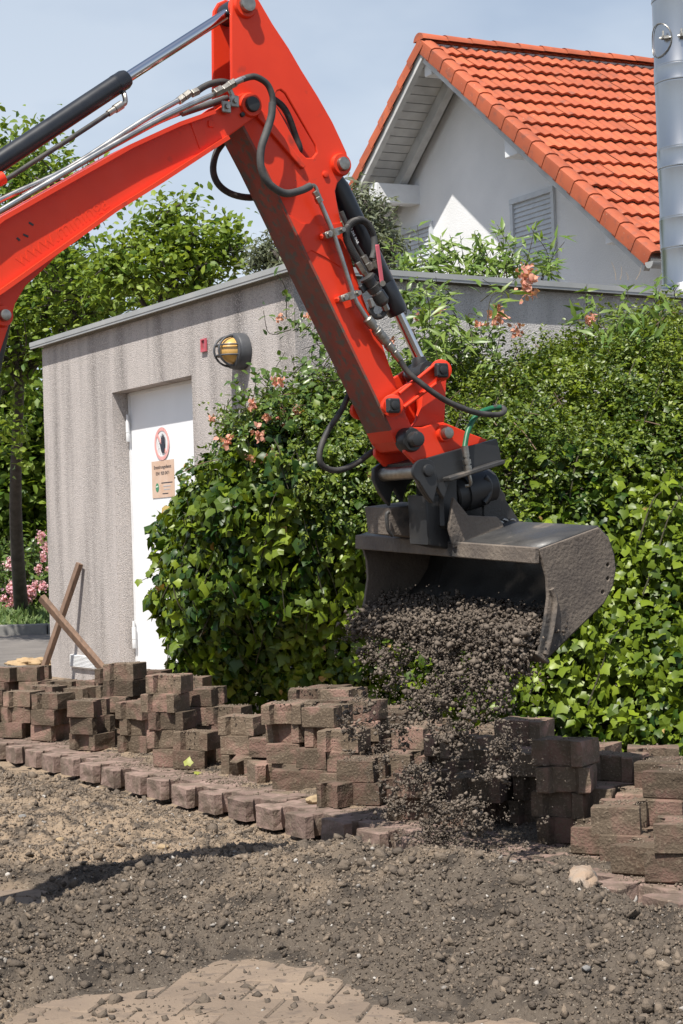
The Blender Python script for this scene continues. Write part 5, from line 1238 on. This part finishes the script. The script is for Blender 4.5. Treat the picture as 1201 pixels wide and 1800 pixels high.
hose('hose', [(478, 172), (496, 186), (508, 206), (520, 240), (527, 262), (520, 280)], [.02, .03, .03, .02, .02, 0], .010, 'rubber'); hose('hose', [(480, 185), (498, 215), (514, 250), (518, 270)], [-.02, -.02, -.02, -.02], .008, 'rubber')
# valve cluster beside the bucket cylinder
V1 = .085
hose('corrugated_conduit', [(640, 478), (630, 460), (617, 437), (609, 416), (613, 397), (629, 387), (645, 392), (656, 412), (659, 437), (655, 455)], V1, .0105, 'sheath', sub=6)
m = MB()
pth = [(640, 478), (630, 460), (617, 437), (609, 416), (613, 397), (629, 387), (645, 392), (656, 412)]
PQ = [ex(x, y, V1) for x, y in pth]
for i in range(len(PQ) - 1):
    for k in range(9):
        t = (k + .5) / 9; c = PQ[i] * (1 - t) + PQ[i + 1] * t
        # ridges follow the smooth path
        a, b, c_, d = PQ[max(i - 1, 0)], PQ[i], PQ[i + 1], PQ[min(i + 2, len(PQ) - 1)]
        q = .5 * (2 * b + (c_ - a) * t + (2 * a - 5 * b + 4 * c_ - d) * t * t + (3 * b - a - 3 * c_ + d) * t ** 3); tg = unit(c_ - a)
        m.lathe(q - tg * .0013, q + tg * .0013, [(0, .0122), (1, .0122)], 10)
m.build('conduit_ridges', 'rubber', stick, 60)
hose('hose', [(600, 372), (612, 400), (626, 430), (638, 450)], .075, .0075, 'rubber')
text('hose_print', 'MP 265 BAR', .012, frame(ex(622, 412, .084), unit(ex(632, 434, .08) - ex(612, 390, .08)), np.cross(EN, unit(ex(632, 434, .08) - ex(612, 390, .08))), EN), 'label_white', stick)
for a, b, r in (((628, 460), (640, 480), .0125), ((640, 478), (648, 490), .010), ((638, 450), (645, 462), .0115), ((645, 462), (652, 474), .0135), ((658, 444), (662, 458), .012), ((660, 458), (664, 472), .0145)): nut(a, b, r, off=V1)
m = MB(); cA, cB = ex(643, 484, V1), ex(676, 535, V1)
m.lathe(cA, cB, [(0, .012), (.05, .024), (.12, .024), (.13, .018), (.35, .018), (.36, .023), (.55, .021), (.56, .016), (.6, .016), (.61, .022), (.9, .022), (1, .014)], 20); vb = m.build('valve', 'bucket', stick, 30)
ax = unit(cB - cA); m = MB(); m.bbox(ex(648, 498, V1 - .012), ax, np.cross(EN, ax), EN, .012, .038, .006, .002); m.build('valve_bracket', 'black_paint', vb)
m = MB(); m.lathe(ex(662, 512, V1), ex(672, 531, V1), [(0, .019), (.1, .0205), (.9, .0205), (1, .018)], 8); m.build('valve_body', 'steel', vb)
LP = [(663, 428), (667, 448), (668, 470), (673, 500)]
m = MB(); A_, B_ = ex(663, 430, V1 + .02), ex(672, 500, V1 + .02); ax = unit(B_ - A_); m.bbox((A_ + B_) / 2, ax, np.cross(EN, ax), EN, np.linalg.norm(B_ - A_) / 2, .0075, .0025, .002); m.build('red_lever', 'pinkplate', vb)
m = MB(); m.lathe(ex(673, 498, V1 + .02), ex(673, 498, V1 + .03), [(0, .009), (1, .009)], 10); m.build('lever_bolt', 'steel', vb, 40)
nut((672, 528), (680, 546), .011, off=V1); nut((650, 525), (655, 540), .010, 'steel', off=V1)
hose('valve_hose', [(655, 536), (652, 546), (658, 556), (670, 556), (678, 546)], .075, .0085, 'rubber')
# lines along the boom top
for pix, off, r in ((([(-130, 450), (0, 371), (230, 237), (320, 191), (384, 163)]), [BW + .020, BW + .020, BW + .020, BW + .022, .10], .0082), (([(-130, 425), (0, 352), (120, 296), (250, 213), (322, 172)]), .03, .0082), (([(40, 345), (230, 240), (300, 205), (395, 172)]), .05, .0075)):
    hose('steel_line', pix, off, r, 'steel_tube', boom, 4)
for a, b, r in (((314, 178), (323, 171), .0125), ((324, 171), (334, 163), .0125), ((337, 165), (348, 160), .0125)): nut(a, b, r, off=.03, parent=boom)
hose('hose', [(346, 161), (358, 153), (372, 147), (392, 144), (412, 150)], .03, .010, 'rubber', boom)
for a, b, r in (((377, 164), (390, 157), .014), ((391, 158), (404, 150), .012), ((402, 151), (413, 145), .014)): nut(a, b, r, off=.108, parent=boom)
hose('steel_line', [(412, 146), (422, 141), (430, 138)], O1, .0095, 'steel_tube', boom)
hose('hose', [(320, 200), (350, 190), (380, 180), (400, 172)], .06, .009, 'rubber', boom)
for px, py in ((398, 188), (412, 178)):
    c = ex(px, py, BW + .014); m = MB(); m.bbox(c, EU, ZU, EN, .014, .017, .005, .002); br = m.build('bracket', 'steel', boom); m = MB(); m.lathe(c + EN * .004, c + EN * .012, [(0, .008), (1, .0075)], 6); m.build('bolt', 'steel', br)
m = MB(); m.bbox(ex(406, 162, BW + .012), unit(EU * .5 - ZU), EN, unit(EU + ZU * .5), .028, .006, .006, .002); m.build('bracket_arm', 'steel', boom)
# scrapes and ghost lettering where a name was removed
M_g = frame(ex(110, 405, BW + .0002), unit(ex(150, 378, BW) - ex(70, 432, BW)), np.cross(EN, unit(ex(150, 378, BW) - ex(70, 432, BW))), EN)
MT['ghost'] = mat('ghost lettering', (.727, .0449, .0118), rough=.47, spec=.35)
text('ghost_lettering', 'www.mininga', .060, M_g, 'ghost', boom)
for x0, y0, x1, y1 in ((51, 391, 59, 396), (41, 412, 50, 416), (30, 418, 35, 423)):
    m = MB(); A_, B_ = ex(x0, y0, BW + .001), ex(x1, y1, BW + .001); ax = unit(B_ - A_); m.box((A_ + B_) / 2, ax, np.cross(EN, ax), EN, np.linalg.norm(B_ - A_) / 2, .0028, .0006); m.build('paint_chip', 'black_paint', boom)

# ------------------------------------------------------------------ soil in the bucket and falling from it
def clusters(P, r, k):
    """every clod is a knot of small grains"""
    n = len(P); q = np.repeat(P, k, 0) + rng.normal(0, 1, (n * k, 3)) * np.repeat(r, k)[:, None] * .62
    return q, np.repeat(r, k) * rng.uniform(.16, .46, n * k)
n = 1900; u1 = rng.random(n); o1 = rng.uniform(-BH + .02, BH - .02, n)
lipv, bkv = np.array(prof[8]), np.array(prof[6])
side = .5 + .5 * np.sin(o1 * 6 + .6)
top = .045 + .045 * side - .008 * (o1 / BH)                                  # depth of the fill above the floor near the lip
tt = rng.random(n) ** 1.2 * .55
P = np.zeros((n, 3))
for i in range(n):
    q = lipv * (1 - tt[i]) + bkv * tt[i]; h = top[i] * (1 - 1.5 * tt[i]) * (u1[i] ** .35)
    if tt[i] < .2: h = h * (1 - .55 * rng.random())
    over = .045 * (1 - tt[i]) ** 6
    P[i] = bl(q[0] - over + rng.normal(0, .006), q[1] + h + .008 - over * .6, o1[i])
q, r = clusters(P, rng.uniform(.010, .026, n), 12)
o = lumps('bucket_soil', q, r, 'soil_dark', None, rng.uniform(0, .9, len(q)), shape=OCT, rough=.42)
tag(o, 'clumpy moist brown soil sliding out of the tipped bucket', 'soil', kind='stuff')
n = 4200; t = rng.random(n) ** .95                      # 0 at the lip, 1 at the ground
o1 = np.where(rng.random(n) < .72, rng.normal(.14, .20, n), rng.uniform(-BH, BH, n)); o1 = np.clip(o1, -BH + .02, BH - .03); o1 = o1 * (1 - .20 * t) + .08 * t
lip3 = np.array([bl(prof[8][0] + .004, prof[8][1], q) for q in o1])
pos = lip3.copy(); pos[:, 2] = (lip3[:, 2] + .07) * (1 - t)
pos[:, :2] += (-EU[:2])[None] * (.02 + .10 * t ** .5)[:, None] + rng.normal(0, .035, (n, 2)) * (.35 + t[:, None])
cl = fb2((pos[:, 0] * .55 - pos[:, 1] * .835) * 13, pos[:, 2] * 9, 1.0, 3); k = cl > (-.22 + .42 * t ** .8); pos = pos[k]; t = t[k]
r = (.006 + .022 * rng.random(len(pos)) ** 2.6) * (1.1 - .30 * t)
q, r = clusters(pos, r, 12)
ex_n = 3000; w = rng.integers(0, len(q), ex_n); q = np.concatenate([q, q[w] + rng.normal(0, .05, (ex_n, 3))]); r = np.concatenate([r, rng.uniform(.0012, .0035, ex_n)])
gh = height(q[:, 0], q[:, 1]); k = q[:, 2] > gh + .002; q = q[k]; r = r[k]
o = lumps('falling_soil', q, r, 'soil_fall', None, np.clip(rng.normal(.45, .25, len(q)), 0, 1), shape=OCT, rough=.42)
tag(o, 'shower of soil clods falling from the bucket onto the ground', 'soil', kind='stuff')
